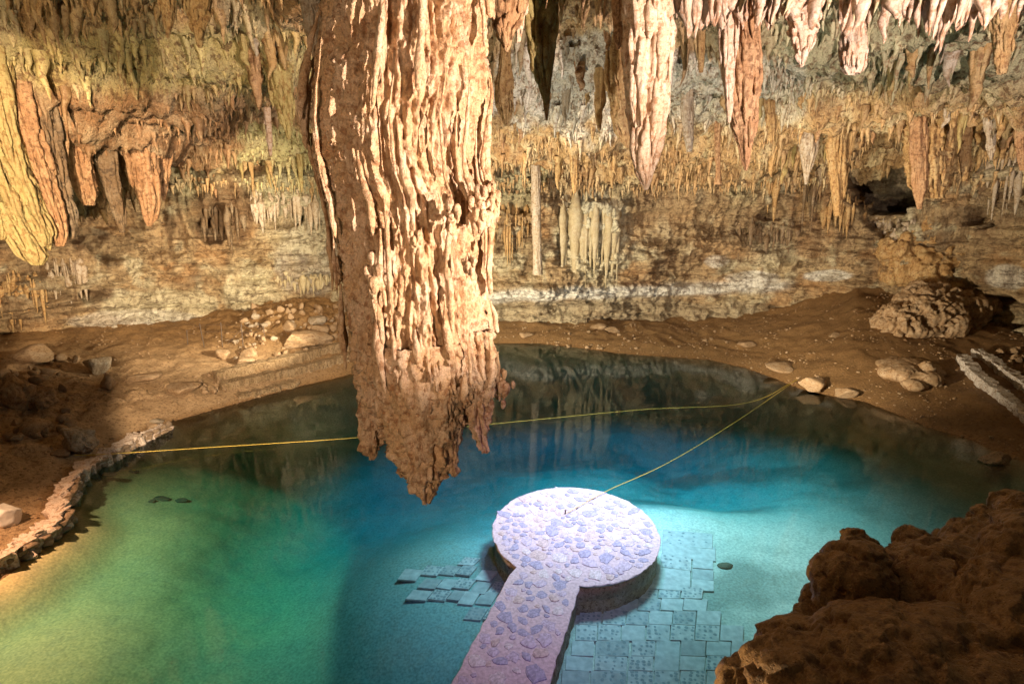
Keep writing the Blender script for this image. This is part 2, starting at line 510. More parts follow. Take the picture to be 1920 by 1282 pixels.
soil = np.array([0.30, 0.17, 0.068]); beach = np.array([0.50, 0.33, 0.18]); darksoil = np.array([0.20, 0.11, 0.042]); wet = np.array([0.30, 0.16, 0.06])
gc = np.broadcast_to(soil, XX.shape + (3,)).copy()
gc = lerp(gc, beach, np.clip(sstep(720, 450, PXg) * sstep(620, 700, PYg), 0, 1))  # left beach lightened in colour as if lit
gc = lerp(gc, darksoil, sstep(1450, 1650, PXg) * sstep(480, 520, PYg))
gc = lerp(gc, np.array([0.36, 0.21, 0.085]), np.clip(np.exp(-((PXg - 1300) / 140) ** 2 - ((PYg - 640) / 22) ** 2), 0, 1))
gc = lerp(gc, wet, sstep(0.5, 0.0, _ds) * 0.7)
gc = gc * (1 + 0.18 * nz2[..., None])
g_faces = grid_faces(len(GX), len(GY))
fin = _in.ravel()[g_faces].all(1)
Vg = np.stack([XX, YY, ZZ], -1).reshape(-1, 3)


def sub_mesh(V, Fq, C):
    used = np.unique(Fq)
    mp = np.full(len(V), -1, np.int32); mp[used] = np.arange(len(used))
    return V[used], mp[Fq], C[used]


# bed colours: pale silt right and round the platform, olive at the left, grey blue in the deep
b_olive = np.array([0.68, 0.50, 0.25]); b_pale = np.array([0.74, 0.66, 0.56]); b_deep = np.array([0.30, 0.42, 0.38]); b_brown = np.array([0.30, 0.20, 0.10])
bc = np.broadcast_to(b_deep, XX.shape + (3,)).copy()
bc = lerp(bc, b_olive, sstep(-3.5, -8, XX + 0.25 * (YY - 14)))
bc = lerp(bc, b_pale, sstep(-1.0, 2.0, XX) * sstep(27, 20, YY))
cl = fbm(XX * 0.22, YY * 0.3, 12.0, 5)
bc = lerp(bc, b_brown, sstep(12.5, 17.5, XX) * 0.8)
bc = lerp(bc, b_brown, sstep(1.8, 0.3, _ds) * 0.6 * sstep(14, 20, YY))
bc = lerp(bc, np.array([0.26, 0.28, 0.24]), np.clip(1.5 * cl + 0.1, 0, 0.85) * sstep(-14, 6, XX))
bc = lerp(bc, b_brown, 0.6 * sstep(9, 15, XX))
_v, _f, _c = sub_mesh(Vg, g_faces[~fin], gc.reshape(-1, 3))
me = raw_mesh("cave_floor", _v, _f, M_GROUND, True, _c)
tag(link("cave_floor", me), "brown earth banks sloping up from the pool to the cave walls", kind="structure")
_v, _f, _c = sub_mesh(Vg, g_faces[fin], bc.reshape(-1, 3))
tag(link("pool_bed", raw_mesh("pool_bed", _v, _f, M_BED, True, _c)), "silty bed of the pool under clear water", kind="structure")

# ------------------------------------------------------------------ water
mw = bpy.data.materials.new("clear_water"); mw.use_nodes = True
n = mw.node_tree.nodes; L = mw.node_tree.links; n.clear()
out = n.new("ShaderNodeOutputMaterial")
tr = n.new("ShaderNodeBsdfTransparent"); gl = n.new("ShaderNodeBsdfGlossy"); gl.inputs['Roughness'].default_value = 0.05
fr = n.new("ShaderNodeFresnel"); fr.inputs['IOR'].default_value = 1.33
mx = n.new("ShaderNodeMixShader")
tc = n.new("ShaderNodeTexCoord")
mp = n.new("ShaderNodeMapping"); mp.inputs['Scale'].default_value = (1.0, 1.0, 1.0)
L.new(tc.outputs['Object'], mp.inputs[0])
no = n.new("ShaderNodeTexNoise"); no.inputs['Scale'].default_value = 1.4; no.inputs['Detail'].default_value = 3
L.new(mp.outputs[0], no.inputs['Vector'])
bp = n.new("ShaderNodeBump"); bp.inputs['Strength'].default_value = 0.1; bp.inputs['Distance'].default_value = 0.002
L.new(no.outputs['Fac'], bp.inputs['Height'])
L.new(fr.outputs[0], mx.inputs[0]); L.new(tr.outputs[0], mx.inputs[1]); L.new(gl.outputs[0], mx.inputs[2])
L.new(mx.outputs[0], out.inputs['Surface'])
va = n.new("ShaderNodeVolumeAbsorption")
# density 1: extinction = 1 - colour
va.inputs['Color'].default_value = (0.45, 0.905, 0.958, 1)
va.inputs['Density'].default_value = 1.0
L.new(va.outputs[0], out.inputs['Volume'])
if hasattr(mw.cycles, "homogeneous_volume"): mw.cycles.homogeneous_volume = True
bx0, bx1, by0, by1 = -20.0, 27.0, -5.5, 37.8
wv = np.array([(x, y, z) for z in (-9.0, 0.0) for x, y in ((bx0, by0), (bx1, by0), (bx1, by1), (bx0, by1))], float)
wf = np.array([(3, 2, 1, 0), (4, 5, 6, 7), (0, 1, 5, 4), (1, 2, 6, 5), (2, 3, 7, 6), (3, 0, 4, 7)])
tag(link("pool_water", raw_mesh("pool_water", wv, wf, mw, False)), "still turquoise water of the underground pool", kind="structure")

# ------------------------------------------------------------------ cave wall
# even arc-length samples
dl = np.r_[0, np.cumsum(np.linalg.norm(np.diff(wall_line, axis=0), axis=1))]
NS = 1340
ss = np.linspace(0, dl[-1], NS)
wx = np.interp(ss, dl, wall_line[:, 0]); wy = np.interp(ss, dl, wall_line[:, 1])
tx = np.gradient(wx); ty = np.gradient(wy); tl = np.hypot(tx, ty)
nx, ny = ty / tl, -tx / tl         # towards the pool (curve runs left to right, clockwise)
for k in range(30):
    nx[1:-1] = (nx[:-2] + nx[1:-1] + nx[2:]) / 3; ny[1:-1] = (ny[:-2] + ny[1:-1] + ny[2:]) / 3
tl = np.hypot(nx, ny); nx /= tl; ny /= tl
NZ = 220
zz = np.linspace(-0.4, 14.6, NZ)
SSg, ZW_ = np.meshgrid(ss, zz, indexing='ij')
SSg = SSg.astype(np.float32); ZW_ = ZW_.astype(np.float32)


def wall_off(s, z, px=None, py=None):
    warp = 0.8 * noise(s * 0.12, z * 0.2, 4.0)
    zq = z + 0.5 * noise(s * 0.08, 0.0, 9.0) + 0.15 * noise(s * 0.7, z * 0.7, 2.0)
    strata = terrace(zq, 0.62, 0.5) - zq
    strata2 = terrace(zq * 1.0 + 0.3, 0.23, 0.5) - zq
    low = sstep(9.5, 7.0, z + 1.2 * warp)
    o = 1.0 * fbm(s * 0.10, z * 0.13, 1.0, 3) + 0.75 * noise(s * 0.33, z * 0.42, 101.0)
    o = o + low * (0.8 * strata + 0.45 * strata2)
    o = o + 0.58 * fbm(s * 0.55, z * 0.8, 5.0, 5) * (0.5 + 0.8 * low)
    cr = ridged(s * 0.6, z * 0.9, 15.0, 4)
    o = o - 0.16 * sstep(0.9, 1.5, cr) * low
    fmask = sstep(-0.25, 0.25, noise(s * 0.16, z * 0.22, 21.0) + (z - 6.5) * 0.10)
    sw_ = s + 0.35 * noise(s * 0.6, z * 0.35, 2.0)
    fl = 1.6 * (np.sqrt(np.abs(noise(sw_ * 1.0, z * 0.10, 31.0))) - 0.45) + 0.9 * (np.sqrt(np.abs(noise(sw_ * 2.6, z * 0.28, 33.0))) - 0.45)
    o = o + fmask * 0.50 * fl
    drip = (z * 0.75 + 2.8 * noise(s * 0.55, z * 0.22, 41.0)) % 1.0
    o = o + (0.25 + 0.75 * fmask) * 0.55 * (1 - drip) ** 1.3 * sstep(0, 0.10, drip)
    drip2 = (z * 1.9 + 2.6 * noise(s * 1.5, z * 0.6, 45.0)) % 1.0
    o = o + (0.3 + 0.7 * fmask) * 0.20 * (1 - drip2) ** 1.3 * sstep(0, 0.12, drip2)
    hz_ = (zq * 1.15 + 0.35 * noise(s * 0.25, z * 0.6, 77.0)) % 1.0
    o = o - low * 0.48 * np.exp(-((hz_ - 0.5) / 0.08) ** 2) * sstep(-0.3, 0.2, noise(s * 0.3, z * 0.8, 79.0))
    kn = fbm(s * 2.2, z * 1.9, 51.0, 3)
    o = o + 0.15 * kn
    # overhang to meet the ceiling, foot undercut
    o = o + 1.4 * sstep(8, 12.5, z)
    # overhanging tiers high on the wall
    zt = z + 0.9 * noise(s * 0.1, 0, 61.0)
    o = o + sstep(8.5, 9.5, z) * (terrace(zt, 1.5, 0.6) - zt) * -0.9
    return o


off = wall_off(SSg, ZW_)
P0 = np.stack([wx[:, None] + 0 * ZW_, wy[:, None] + 0 * ZW_, ZW_], -1)
_Pw = np.stack([P0[..., 0] + nx[:, None] * off, P0[..., 1] + ny[:, None] * off, ZW_], -1)
wpx, wpy = project(_Pw)


def patch(px, py, cx, cy_, rx, ry, p=2, wob=0.35, seed=0.0):
    d = ((np.abs(px - cx) / rx) ** p + (np.abs(py - cy_) / ry) ** p)
    nn = fbm(px * 0.02, py * 0.02, seed + 71.0, 4)
    return sstep(1.35, 0.75, d + wob * nn)


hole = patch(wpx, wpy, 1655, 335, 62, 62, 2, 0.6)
off = off - 5.5 * hole
off = off - 1.6 * patch(wpx, wpy, 404, 425, 24, 34, 2, 1.1) - 1.8 * patch(wpx, wpy, 172, 556, 26, 10, 2, 1.0) - 1.2 * patch(wpx, wpy, 540, 400, 30, 22, 2, 1.2)
off = off - 1.2 * patch(wpx, wpy, 970, 385, 30, 16, 2, 1.2) - 2.2 * patch(wpx, wpy, 1300, 322, 130, 16, 2, .7) - 1.4 * patch(wpx, wpy, 1450, 400, 26, 14, 2, 1.2) - 1.4 * patch(wpx, wpy, 1830, 400, 22, 30, 2, 1.2)
off = off - 2.0 * patch(wpx, wpy, 1655, 400, 40, 40, 2, 0.9)
# undercut strip at the foot on the left, and the lip over the right recess
und = sstep(430, 330, wpx) * sstep(620, 640, wpy) * sstep(690, 660, wpy)
off = off - 1.8 * und
off = off - 2.2 * patch(wpx, wpy, 1850, 590, 70, 34, 2, .3)
# bulging white flowstone fall in the middle and the ledge below it
ffall = patch(wpx, wpy, 1112, 440, 52, 74, 2, 1.0)
off = off + ffall * (0.35 + 0.25 * ridged(SSg * 1.6, ZW_ * 0.2, 3.0, 2))
band = sstep(900, 930, wpx) * sstep(1500, 1440, wpx)
ledge = band * np.exp(-((wpy - (556 - 0.04 * (wpx - 950) + 5 * noise(wpx * 0.02, 1.0, 1.0))) / 9.0) ** 2)
off = off + 0.35 * ledge - 0.30 * band * np.exp(-((wpy - (574 - 0.045 * (wpx - 950))) / 5.0) ** 2)
wX = P0[..., 0] + nx[:, None] * off; wY = P0[..., 1] + ny[:, None] * off
# colour
c_ochre = np.array([0.47, 0.32, 0.165]); c_tan = np.array([0.54, 0.41, 0.23]); c_brown = np.array([0.20, 0.115, 0.055]); c_cream = np.array([0.66, 0.58, 0.38]); c_white = np.array([0.80, 0.76, 0.66]); c_green = np.array([0.48, 0.46, 0.27]); c_grey = np.array([0.46, 0.43, 0.38])
wc = np.broadcast_to(c_ochre, P0.shape).copy()
q1 = fbm(SSg * 0.18, ZW_ * 0.25, 81.0, 4); q2 = fbm(SSg * 0.25, ZW_ * 0.12, 91.0, 4); q3 = fbm(SSg * 0.8, ZW_ * 0.7, 93.0, 4); q4 = fbm(SSg * 0.9, ZW_ * 0.15, 96.0, 4)
wc = lerp(wc, c_tan, sstep(0.0, 0.5, q1))
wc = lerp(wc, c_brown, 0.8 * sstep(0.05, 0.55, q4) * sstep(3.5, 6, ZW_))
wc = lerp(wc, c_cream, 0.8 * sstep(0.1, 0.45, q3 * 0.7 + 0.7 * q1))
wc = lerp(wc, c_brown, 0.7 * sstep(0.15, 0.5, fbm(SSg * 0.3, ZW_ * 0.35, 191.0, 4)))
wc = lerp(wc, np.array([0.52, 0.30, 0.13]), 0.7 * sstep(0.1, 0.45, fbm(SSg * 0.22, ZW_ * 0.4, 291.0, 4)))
up = sstep(8.5, 10.5, ZW_)
wc = lerp(wc, c_green, 0.6 * up * sstep(0.0, 0.4, q2 + 0.2))
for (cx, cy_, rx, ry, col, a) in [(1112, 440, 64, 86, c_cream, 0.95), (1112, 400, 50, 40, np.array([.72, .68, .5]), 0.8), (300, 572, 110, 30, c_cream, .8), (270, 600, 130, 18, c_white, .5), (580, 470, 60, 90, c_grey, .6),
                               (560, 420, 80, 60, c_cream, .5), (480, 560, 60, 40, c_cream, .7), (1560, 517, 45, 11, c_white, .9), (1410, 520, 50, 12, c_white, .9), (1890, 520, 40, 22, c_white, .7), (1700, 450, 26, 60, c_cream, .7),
                               (1345, 490, 25, 14, c_white, .7), (1000, 590, 90, 22, c_tan, .7), (1225, 350, 150, 60, c_brown, .45), (1300, 420, 130, 60, c_ochre, .5), (1310, 330, 130, 20, c_brown, .8), (420, 400, 60, 60, c_brown, .8), (60, 560, 90, 50, c_brown, .5), (1450, 430, 90, 50, c_brown, .4), (1130, 590, 300, 28, np.array([.52, .42, .27]), .7)]:  # brown over the middle recess paints in its shade
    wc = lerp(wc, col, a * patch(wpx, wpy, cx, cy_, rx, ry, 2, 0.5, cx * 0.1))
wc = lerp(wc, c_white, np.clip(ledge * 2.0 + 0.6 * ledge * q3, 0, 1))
wc = lerp(wc, np.array([0.06, 0.035, 0.02]), 0.8 * sstep(0.2, 0.8, hole))  # inside of the opening painted dark as shade
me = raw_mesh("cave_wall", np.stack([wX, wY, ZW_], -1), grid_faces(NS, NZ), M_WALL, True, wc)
tag(link("cave_wall", me), "banded ochre limestone wall round the pool", kind="structure")

# ------------------------------------------------------------------ ceiling
CX = np.linspace(-36, 36, 661); CY = np.linspace(7, 44, 391)
CXX, CYY = np.meshgrid(CX, CY, indexing='ij')
CXX = CXX.astype(np.float32); CYY = CYY.astype(np.float32)
cdw = seg_dist(CXX, CYY, wall_line)
cin = inside(CXX, CYY, np.vstack([wall_line, [(30, -20), (-30, -20)]]))
cdw = np.where(cin, cdw, -cdw)


def ceil_h(X, Y, dw):
    t = np.clip(1 - dw / 21.0, 0, 1.3)
    h = 15.2 - 3.5 * t + 1.7 * np.exp(-(((X - 22.5) / 3.2) ** 2 + ((Y - 33) / 4.5) ** 2))
    h = h + 1.15 * fbm(X * 0.13, Y * 0.17, 2.0, 3)
    # left hanging apron
    h = h - 3.3 * np.exp(-(((X + 20) / 9.5) ** 4 + ((Y - 21.0) / 4.6) ** 4)) - 1.3 * np.exp(-(((X + 9.5) / 4) ** 2 + ((Y - 20.5) / 2.5) ** 2))
    # front lip on the right
    lip = np.exp(-((Y - (12.4 + 0.9 * noise(X * 0.25, 3.0, 1.0))) / 1.1) ** 2)
    h = h - (1.5 * sstep(1.0, 5.0, X) + 0.9 * sstep(-2, -5, X)) * lip
    h = h + 0.35 * noise(X * 0.5, Y * 0.6, 7.0)
    h = -terrace(-h, 1.05, 0.8)
    h = h + 0.28 * fbm(X * 0.8, Y * 0.8, 14.0, 3) - 0.34 * np.clip(ridged(X * 0.9, Y * 1.2, 24.0, 3), -0.5, 2)
    h = h - 0.10 * np.abs(fbm(X * 3.2, Y * 3.2, 34.0, 3))
    return h


CH = ceil_h(CXX, CYY, cdw)


def cz(x, y):
    fx = np.clip((np.asarray(x) - CX[0]) / (CX[1] - CX[0]), 0, len(CX) - 1.001)
    fy = np.clip((np.asarray(y) - CY[0]) / (CY[1] - CY[0]), 0, len(CY) - 1.001)
    i = fx.astype(int); j = fy.astype(int); a = fx - i; b = fy - j
    return CH[i, j] * (1 - a) * (1 - b) + CH[i + 1, j] * a * (1 - b) + CH[i, j + 1] * (1 - a) * b + CH[i + 1, j + 1] * a * b


cpx, cpy = project(np.stack([CXX, CYY, CH], -1))


def ceil_col(X, Y, px, py):
    base = np.broadcast_to(np.array([0.47, 0.29, 0.125]), X.shape + (3,)).copy()
    k1 = fbm(X * 0.25, Y * 0.3, 44.0, 4); k2 = fbm(X * 0.7, Y * 0.7, 54.0, 4)
    base = lerp(base, np.array([0.30, 0.155, 0.06]), 0.8 * sstep(0.0, 0.5, k1))
    base = lerp(base, np.array([0.60, 0.49, 0.28]), 0.75 * sstep(0.0, 0.45, k2))
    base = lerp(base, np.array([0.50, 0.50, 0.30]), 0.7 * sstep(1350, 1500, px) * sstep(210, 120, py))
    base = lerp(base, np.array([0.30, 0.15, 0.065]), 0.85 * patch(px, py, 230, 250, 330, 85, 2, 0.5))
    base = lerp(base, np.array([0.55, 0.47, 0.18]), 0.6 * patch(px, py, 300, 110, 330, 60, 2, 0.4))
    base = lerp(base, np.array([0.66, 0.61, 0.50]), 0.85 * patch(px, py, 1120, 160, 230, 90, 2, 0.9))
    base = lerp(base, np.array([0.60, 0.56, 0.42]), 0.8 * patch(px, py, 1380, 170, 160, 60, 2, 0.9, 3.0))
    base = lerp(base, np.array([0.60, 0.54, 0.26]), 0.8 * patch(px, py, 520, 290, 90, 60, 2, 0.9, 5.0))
    return base


keep = (cdw > -1.6).ravel()
cf = grid_faces(len(CX), len(CY), flip=True)
cf = cf[keep[cf].all(1)]
# roof is closed: the platform beam is an added spot lamp below it
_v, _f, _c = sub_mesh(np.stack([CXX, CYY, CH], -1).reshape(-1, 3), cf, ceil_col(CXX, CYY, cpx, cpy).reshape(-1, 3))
tag(link("cave_ceiling", raw_mesh("cave_ceiling", _v, _f, M_CEIL, True, _c)), "tiered limestone ceiling bristling with stalactites", kind="structure")


# ------------------------------------------------------------------ stalactite generators
def tube(path, rad, n=14, seed=0.0, lump=0.25, lf=6.0, flute=0.0, ell=1.0, drip=0.0):
    """Closed tapering tube along path (M,3) with radii rad (M); displaced by noise. Returns verts (n,M,3)."""
    path = np.asarray(path, float); rad = np.asarray(rad, float)
    M = len(path)
    th = np.linspace(0, 2 * math.pi, n, endpoint=False)
    c, s = np.cos(th)[:, None], np.sin(th)[:, None]
    X = path[None, :, 0] + c * rad; Y = path[None, :, 1] + s * rad * ell; Z = np.broadcast_to(path[None, :, 2], X.shape)
    d = lump * 0.8 * noise(X * lf + seed, Y * lf, Z * lf * 0.22)
    d = d + lump * 0.45 * noise(X * lf * 2.3 + seed, Y * lf * 2.3, Z * lf * 0.8)
    if flute:
        d = d + flute * 2.2 * (np.sqrt(np.abs(noise(c * 2.0 + seed + 0 * Z, s * 2.0 + 0 * Z, Z * 0.22 + seed))) - 0.45) + flute * 1.1 * (np.sqrt(np.abs(noise(c * 5.0 + seed + 0 * Z, s * 5.0 + 0 * Z, Z * 0.5 + seed))) - 0.45)
    if drip:
        dr = (Z * 0.9 + 3.0 * noise(c * 2.5 + seed, s * 2.5 + 0 * Z, Z * 0.3)) % 1.0
        d = d + drip * (1 - dr) ** 2
    k = rad * (d - 0.13)
    return np.stack([X + c * k, Y + s * k * ell, Z + 0 * k], -1)


def tubes_mesh(name, parts, mat, colors=None):
    V = []; Fs = []; base = 0
    for T in parts:
        nU, nV = T.shape[:2]
        V.append(T.reshape(-1, 3)); Fs.append(grid_faces(nU, nV, True, base)); base += nU * nV
    return raw_mesh(name, np.vstack(V), np.vstack(Fs), mat, True, colors)


def column_profile(pts, M=120):
    """pts: (py, left px, right px) at plane Y -> used by hanging()."""
    p = np.array(pts, float)
    t = np.linspace(p[0, 0], p[-1, 0], M)
    return t, np.interp(t, p[:, 0], p[:, 1]), np.interp(t, p[:, 0], p[:, 2])


def hanging(name, pts, Y, mat, label, cat="stalactite", n=44, M=110, lump=0.22, lf=5.0, flute=0.22, drip=0.15, strands=10, group=None, ell=0.9, seed=None, parent=None, sub=False, top=None):
    """A stalactite traced by its left and right outline and given its real depth at distance Y."""
    seed = RNG.uniform(0, 90) if seed is None else seed
    t, l, r = column_profile(pts, M)
    A = np.array([at_y(a, b, Y) for a, b in zip(l, t)]); B = np.array([at_y(a, b, Y) for a, b in zip(r, t)])
    path = (A + B) / 2; rad = np.maximum((B[:, 0] - A[:, 0]) / 2, 0.004)
    if top is not None and top > path[0, 2]:      # carry on up into the rock
        ext = np.linspace(top, path[0, 2], 14)[:-1]
        path = np.vstack([np.c_[np.full(13, path[0, 0]), np.full(13, path[0, 1]), ext], path]); rad = np.r_[rad[0] * np.linspace(1.15, 1.0, 13), rad]
    zs = path[:, 2]
    o = path[0].copy()
    body = tube(path, rad, n, seed, lump, lf, flute, ell, drip)
    parts = [body - o]
    for k in range(strands):
        th = RNG.uniform(0, 2 * math.pi)
        if k % 4: th = RNG.uniform(math.pi, 2 * math.pi)        # most on the visible side
        i0 = RNG.uniform(0, 0.75); ln = RNG.uniform(0.12, 0.35)
        u = np.linspace(i0, min(i0 + ln, 0.98), 26)
        idx = u * (len(path) - 1)
        pz = np.interp(idx, range(len(path)), path[:, 2]); pxx = np.interp(idx, range(len(path)), path[:, 0]); pyy = np.interp(idx, range(len(path)), path[:, 1]); rr = np.interp(idx, range(len(path)), rad)
        R0 = rr[0] * np.linspace(1.0, 0.97, 26) * 0.95
        w = np.linspace(0, 1, 26)
        sr = rad.max() * RNG.uniform(0.10, 0.2) * np.sqrt(np.clip(w * 3, 0, 1)) * (1 - w ** 5) + 0.003
        R1 = np.minimum(R0, rr * 1.12)
        pp = np.stack([pxx + R1 * np.cos(th), pyy + R1 * np.sin(th) * ell, pz], -1)
        parts.append(tube(pp, sr, 8, seed + k, 0.5, lf * 2.2) - o)
    me = tubes_mesh(name, parts, mat)
    ob = link(name, me, parent, o)
    if not sub:
        tag(ob, label, cat, group)
    return ob

# ------------------------------------------------------------------ the giant stalactite over the pool
GY0 = 8.0
G_OUT = [(0, 606, 918), (60, 600, 922), (120, 590, 925), (180, 584, 926), (240, 582, 916), (300, 592, 910), (340, 602, 914), (375, 612, 928), (420, 622, 926),
         (480, 630, 922), (540, 638, 920), (600, 645, 924), (660, 655, 930), (700, 664, 926), (740, 676, 914), (780, 694, 892), (815, 716, 862), (850, 738, 846)]


def giant_part(name, pts, Y, n, M, amp, parent, mat=M_GIANT, seed=3.0, top=None, ell=0.85, tipsharp=False):
    t, l, r = column_profile(pts, M)
    A = np.array([at_y(a, b, Y) for a, b in zip(l, t)]); B = np.array([at_y(a, b, Y) for a, b in zip(r, t)])
    path = (A + B) / 2; rad = np.maximum((B[:, 0] - A[:, 0]) / 2, 0.01)
    # smooth the outline a little
    for k in range(3):
        rad[1:-1] = (rad[:-2] + rad[1:-1] + rad[2:]) / 3
    if top:
        m = int(M * 0.16); ext = np.linspace(top, path[0, 2], m + 1)[:-1]
        path = np.vstack([np.c_[np.full(m, path[0, 0]), np.full(m, Y), ext], path]); rad = np.r_[rad[0] * np.linspace(1.25, 1.0, m) , rad]
    path = path.copy(); path[:, 1] = Y
    th = np.linspace(0, 2 * math.pi, n, endpoint=False)
    c, s = np.cos(th)[:, None], np.sin(th)[:, None]
    Rr = rad[None, :]
    Z = np.broadcast_to(path[None, :, 2], (n, len(path)))
    # flow coordinates: follow the body, so flutes converge downward
    R1 = max(rad.max(), 0.2)
    u = c * R1 * 1.0 + 0.12 * noise(c * R1 * 1.2 + seed, s * R1 * 1.2, Z * 0.8); v = s * R1 + 0.0 * Z
    fl = np.sqrt(np.abs(noise(u * 1.7 + seed, v * 1.7, Z * 0.09 + seed))) - 0.45
    fl2 = np.sqrt(np.abs(noise(u * 4.2 + seed, v * 4.2, Z * 0.28 + seed))) - 0.45
    fl3 = np.sqrt(np.abs(noise(u * 10 + seed, v * 10, Z * 1.1 + seed))) - 0.45
    gate = sstep(-0.2, 0.5, noise(u * 1.0, v * 1.0, Z * 0.4 + 20 + seed))
    dr = (Z * 0.55 + 4.2 * noise(u * 2.4 + seed, v * 2.4, Z * 0.14 + 5)) % 1.0
    dr2 = (Z * 1.6 + 4.6 * noise(u * 5.5 + seed, v * 5.5, Z * 0.4 + 15)) % 1.0
    X = path[None, :, 0] + c * Rr; Y_ = path[None, :, 1] + s * Rr * ell
    pop = fbm(X * 8.5 + seed, Y_ * 8.5, Z * 3.6, 3, 2.1, 0.55)
    knob = sstep(0.25, 0.8, noise(X * 1.1 + 9, Y_ * 1.1, Z * 0.9 + 3 * seed)) * np.abs(fbm(X * 8, Y_ * 8, Z * 7, 2))
    low = sstep(8.5, 5.5, Z)
    wv_ = 0.55 + 0.45 * sstep(-0.4, 0.4, noise(u * 0.9, v * 0.9, Z * 0.3 + 50))
    d = amp * (0.18 * fl * wv_ + 0.17 * fl2 + 0.085 * fl3 + 0.12 * gate * (1 - dr) ** 1.4 * sstep(0, 0.12, dr) + 0.03 * (1 - dr2) ** 1.4 * sstep(0, 0.15, dr2) + (0.075 + 0.06 * low) * pop + 0.12 * knob)
    d = d - amp * 0.15
    d = d * sstep(0, 0.5, Rr / R1 + 0.15)
    T = np.stack([X + c * d, Y_ + s * d, Z - 0.25 * d], -1)
    o = path[0].copy() if parent is None else np.array(parent.location)
    return T - o, path, rad, o


T, gpath, grad_, go = giant_part("x", G_OUT, GY0, 400, 600, 1.0, None, top=16.2)
giant = link("giant_stalactite", tubes_mesh("giant_stalactite", [T], M_GIANT), None, go)
tag(giant, "huge orange fluted stalactite hanging down the middle over the pool", "stalactite")
for k, (pts, dy, sd) in enumerate([
        ([(640, 690, 880), (720, 700, 878), (800, 716, 870), (850, 730, 862), (885, 748, 846), (905, 762, 828), (925, 775, 818), (945, 790, 808)], -0.45, 5.0),
        ([(640, 662, 745), (720, 664, 738), (790, 670, 728), (830, 678, 715), (850, 684, 708), (863, 692, 702)], -0.1, 9.0),
        ([(700, 722, 780), (800, 726, 775), (850, 732, 768), (880, 742, 762), (895, 750, 757)], 0.1, 13.0),
        ([(620, 850, 928), (700, 856, 932), (770, 862, 922), (810, 875, 919), (835, 888, 918), (850, 898, 914)], -0.2, 17.0),
        ([(680, 812, 868), (780, 822, 866), (850, 830, 864), (880, 838, 860), (894, 846, 854)], -0.5, 21.0)]):
    T, *_ = giant_part("lobe", pts, GY0 + dy, 96, 180, 0.62, giant, seed=sd)
    link("lobe", tubes_mesh("lobe", [T], M_GIANT), giant)
# side knob and small knobs
for k, (px, py, r_, Y) in enumerate([(944, 728, 27, 8.1), (708, 520, 32, 7.1), (900, 395, 30, 7.05), (920, 372, 20, 7.6), (640, 500, 24, 7.8), (880, 500, 16, 7.0), (782, 450, 16, 6.85), (845, 410, 22, 6.9)]):
    rr = r_ / F * (Y * cp + 1)
    kp = []
    for q_ in range(34):
        r3 = rr * RNG.uniform(0.12, 0.3); a3 = RNG.uniform(0, 6.28); d3 = (rr - r3 * 0.6) * RNG.uniform(0.1, 1)
        c3 = at_y(px, py, Y) + np.array([math.cos(a3) * d3 * 0.8, RNG.uniform(-0.5, 0.6) * rr, math.sin(a3) * d3 * 1.3])
        u = np.linspace(-1, 1, 14)
        pth = np.tile(c3, (14, 1)); pth[:, 2] -= u * r3 * 1.8
        kp.append(tube(pth, r3 * np.sqrt(np.clip(1 - u * u, 0, 1)) * (1 - 0.3 * u) + 0.002, 12, 3.0 * k + q_, 0.5, 13.0) - go)
    link("knob", tubes_mesh("knob", kp, M_GIANT), giant)
# strands of dripstone running down the body, each ending in a rounded drip
parts = []
for k in range(110):
    th = -RNG.uniform(-0.15, math.pi + 0.15)
    zt_ = RNG.uniform(gpath[-40, 2], gpath[0, 2] - 1.0); ln = RNG.uniform(0.3, 2.0) * (0.6 if zt_ < 8 else 1.0)
    m = 46
    z = np.linspace(zt_, zt_ - ln, m)
    o_ = np.argsort(gpath[:, 2])
    xx = np.interp(z, gpath[o_, 2], gpath[o_, 0]); rr = np.interp(z, gpath[o_, 2], grad_[o_])
    if z[-1] < gpath[-90, 2]: continue
    if th < -math.pi * 0.62 and zt_ > 8.5 and k % 3: continue
    w_ = np.linspace(0, 1, m)
    sr = RNG.uniform(0.02, 0.065) * np.clip(w_ * 2.2, 0.15, 1) ** 0.6 * np.sqrt(np.clip(1 - w_ ** 7, 0, 1)) + 0.002
    off_ = 0.02 + 0.05 * w_
    pp = np.stack([xx + (rr + off_) * math.cos(th) + 0.04 * noise(z * 1.5, k * 3.1, 0), GY0 + (rr + off_) * 0.85 * math.sin(th), z], -1)
    parts.append(tube(pp, sr, 10, k * 1.7, 0.7, 11.0) - go)
tag(link("dripstone_strands", tubes_mesh("dripstone_strands", parts, M_GIANT), giant), kind="stuff")

# ------------------------------------------------------------------ flowstone on the wall
_wv3 = np.stack([wX, wY, ZW_], -1)[:, :, :]
_wa, _wb = project(_wv3)


def on_wall(px, py):
    d_ = (_wa - px) ** 2 + (_wb - py) ** 2
    k_ = int(np.argmin(d_)); i_, j_ = divmod(k_, NZ)
    return _wv3[i_, j_], np.array([nx[i_], ny[i_]])


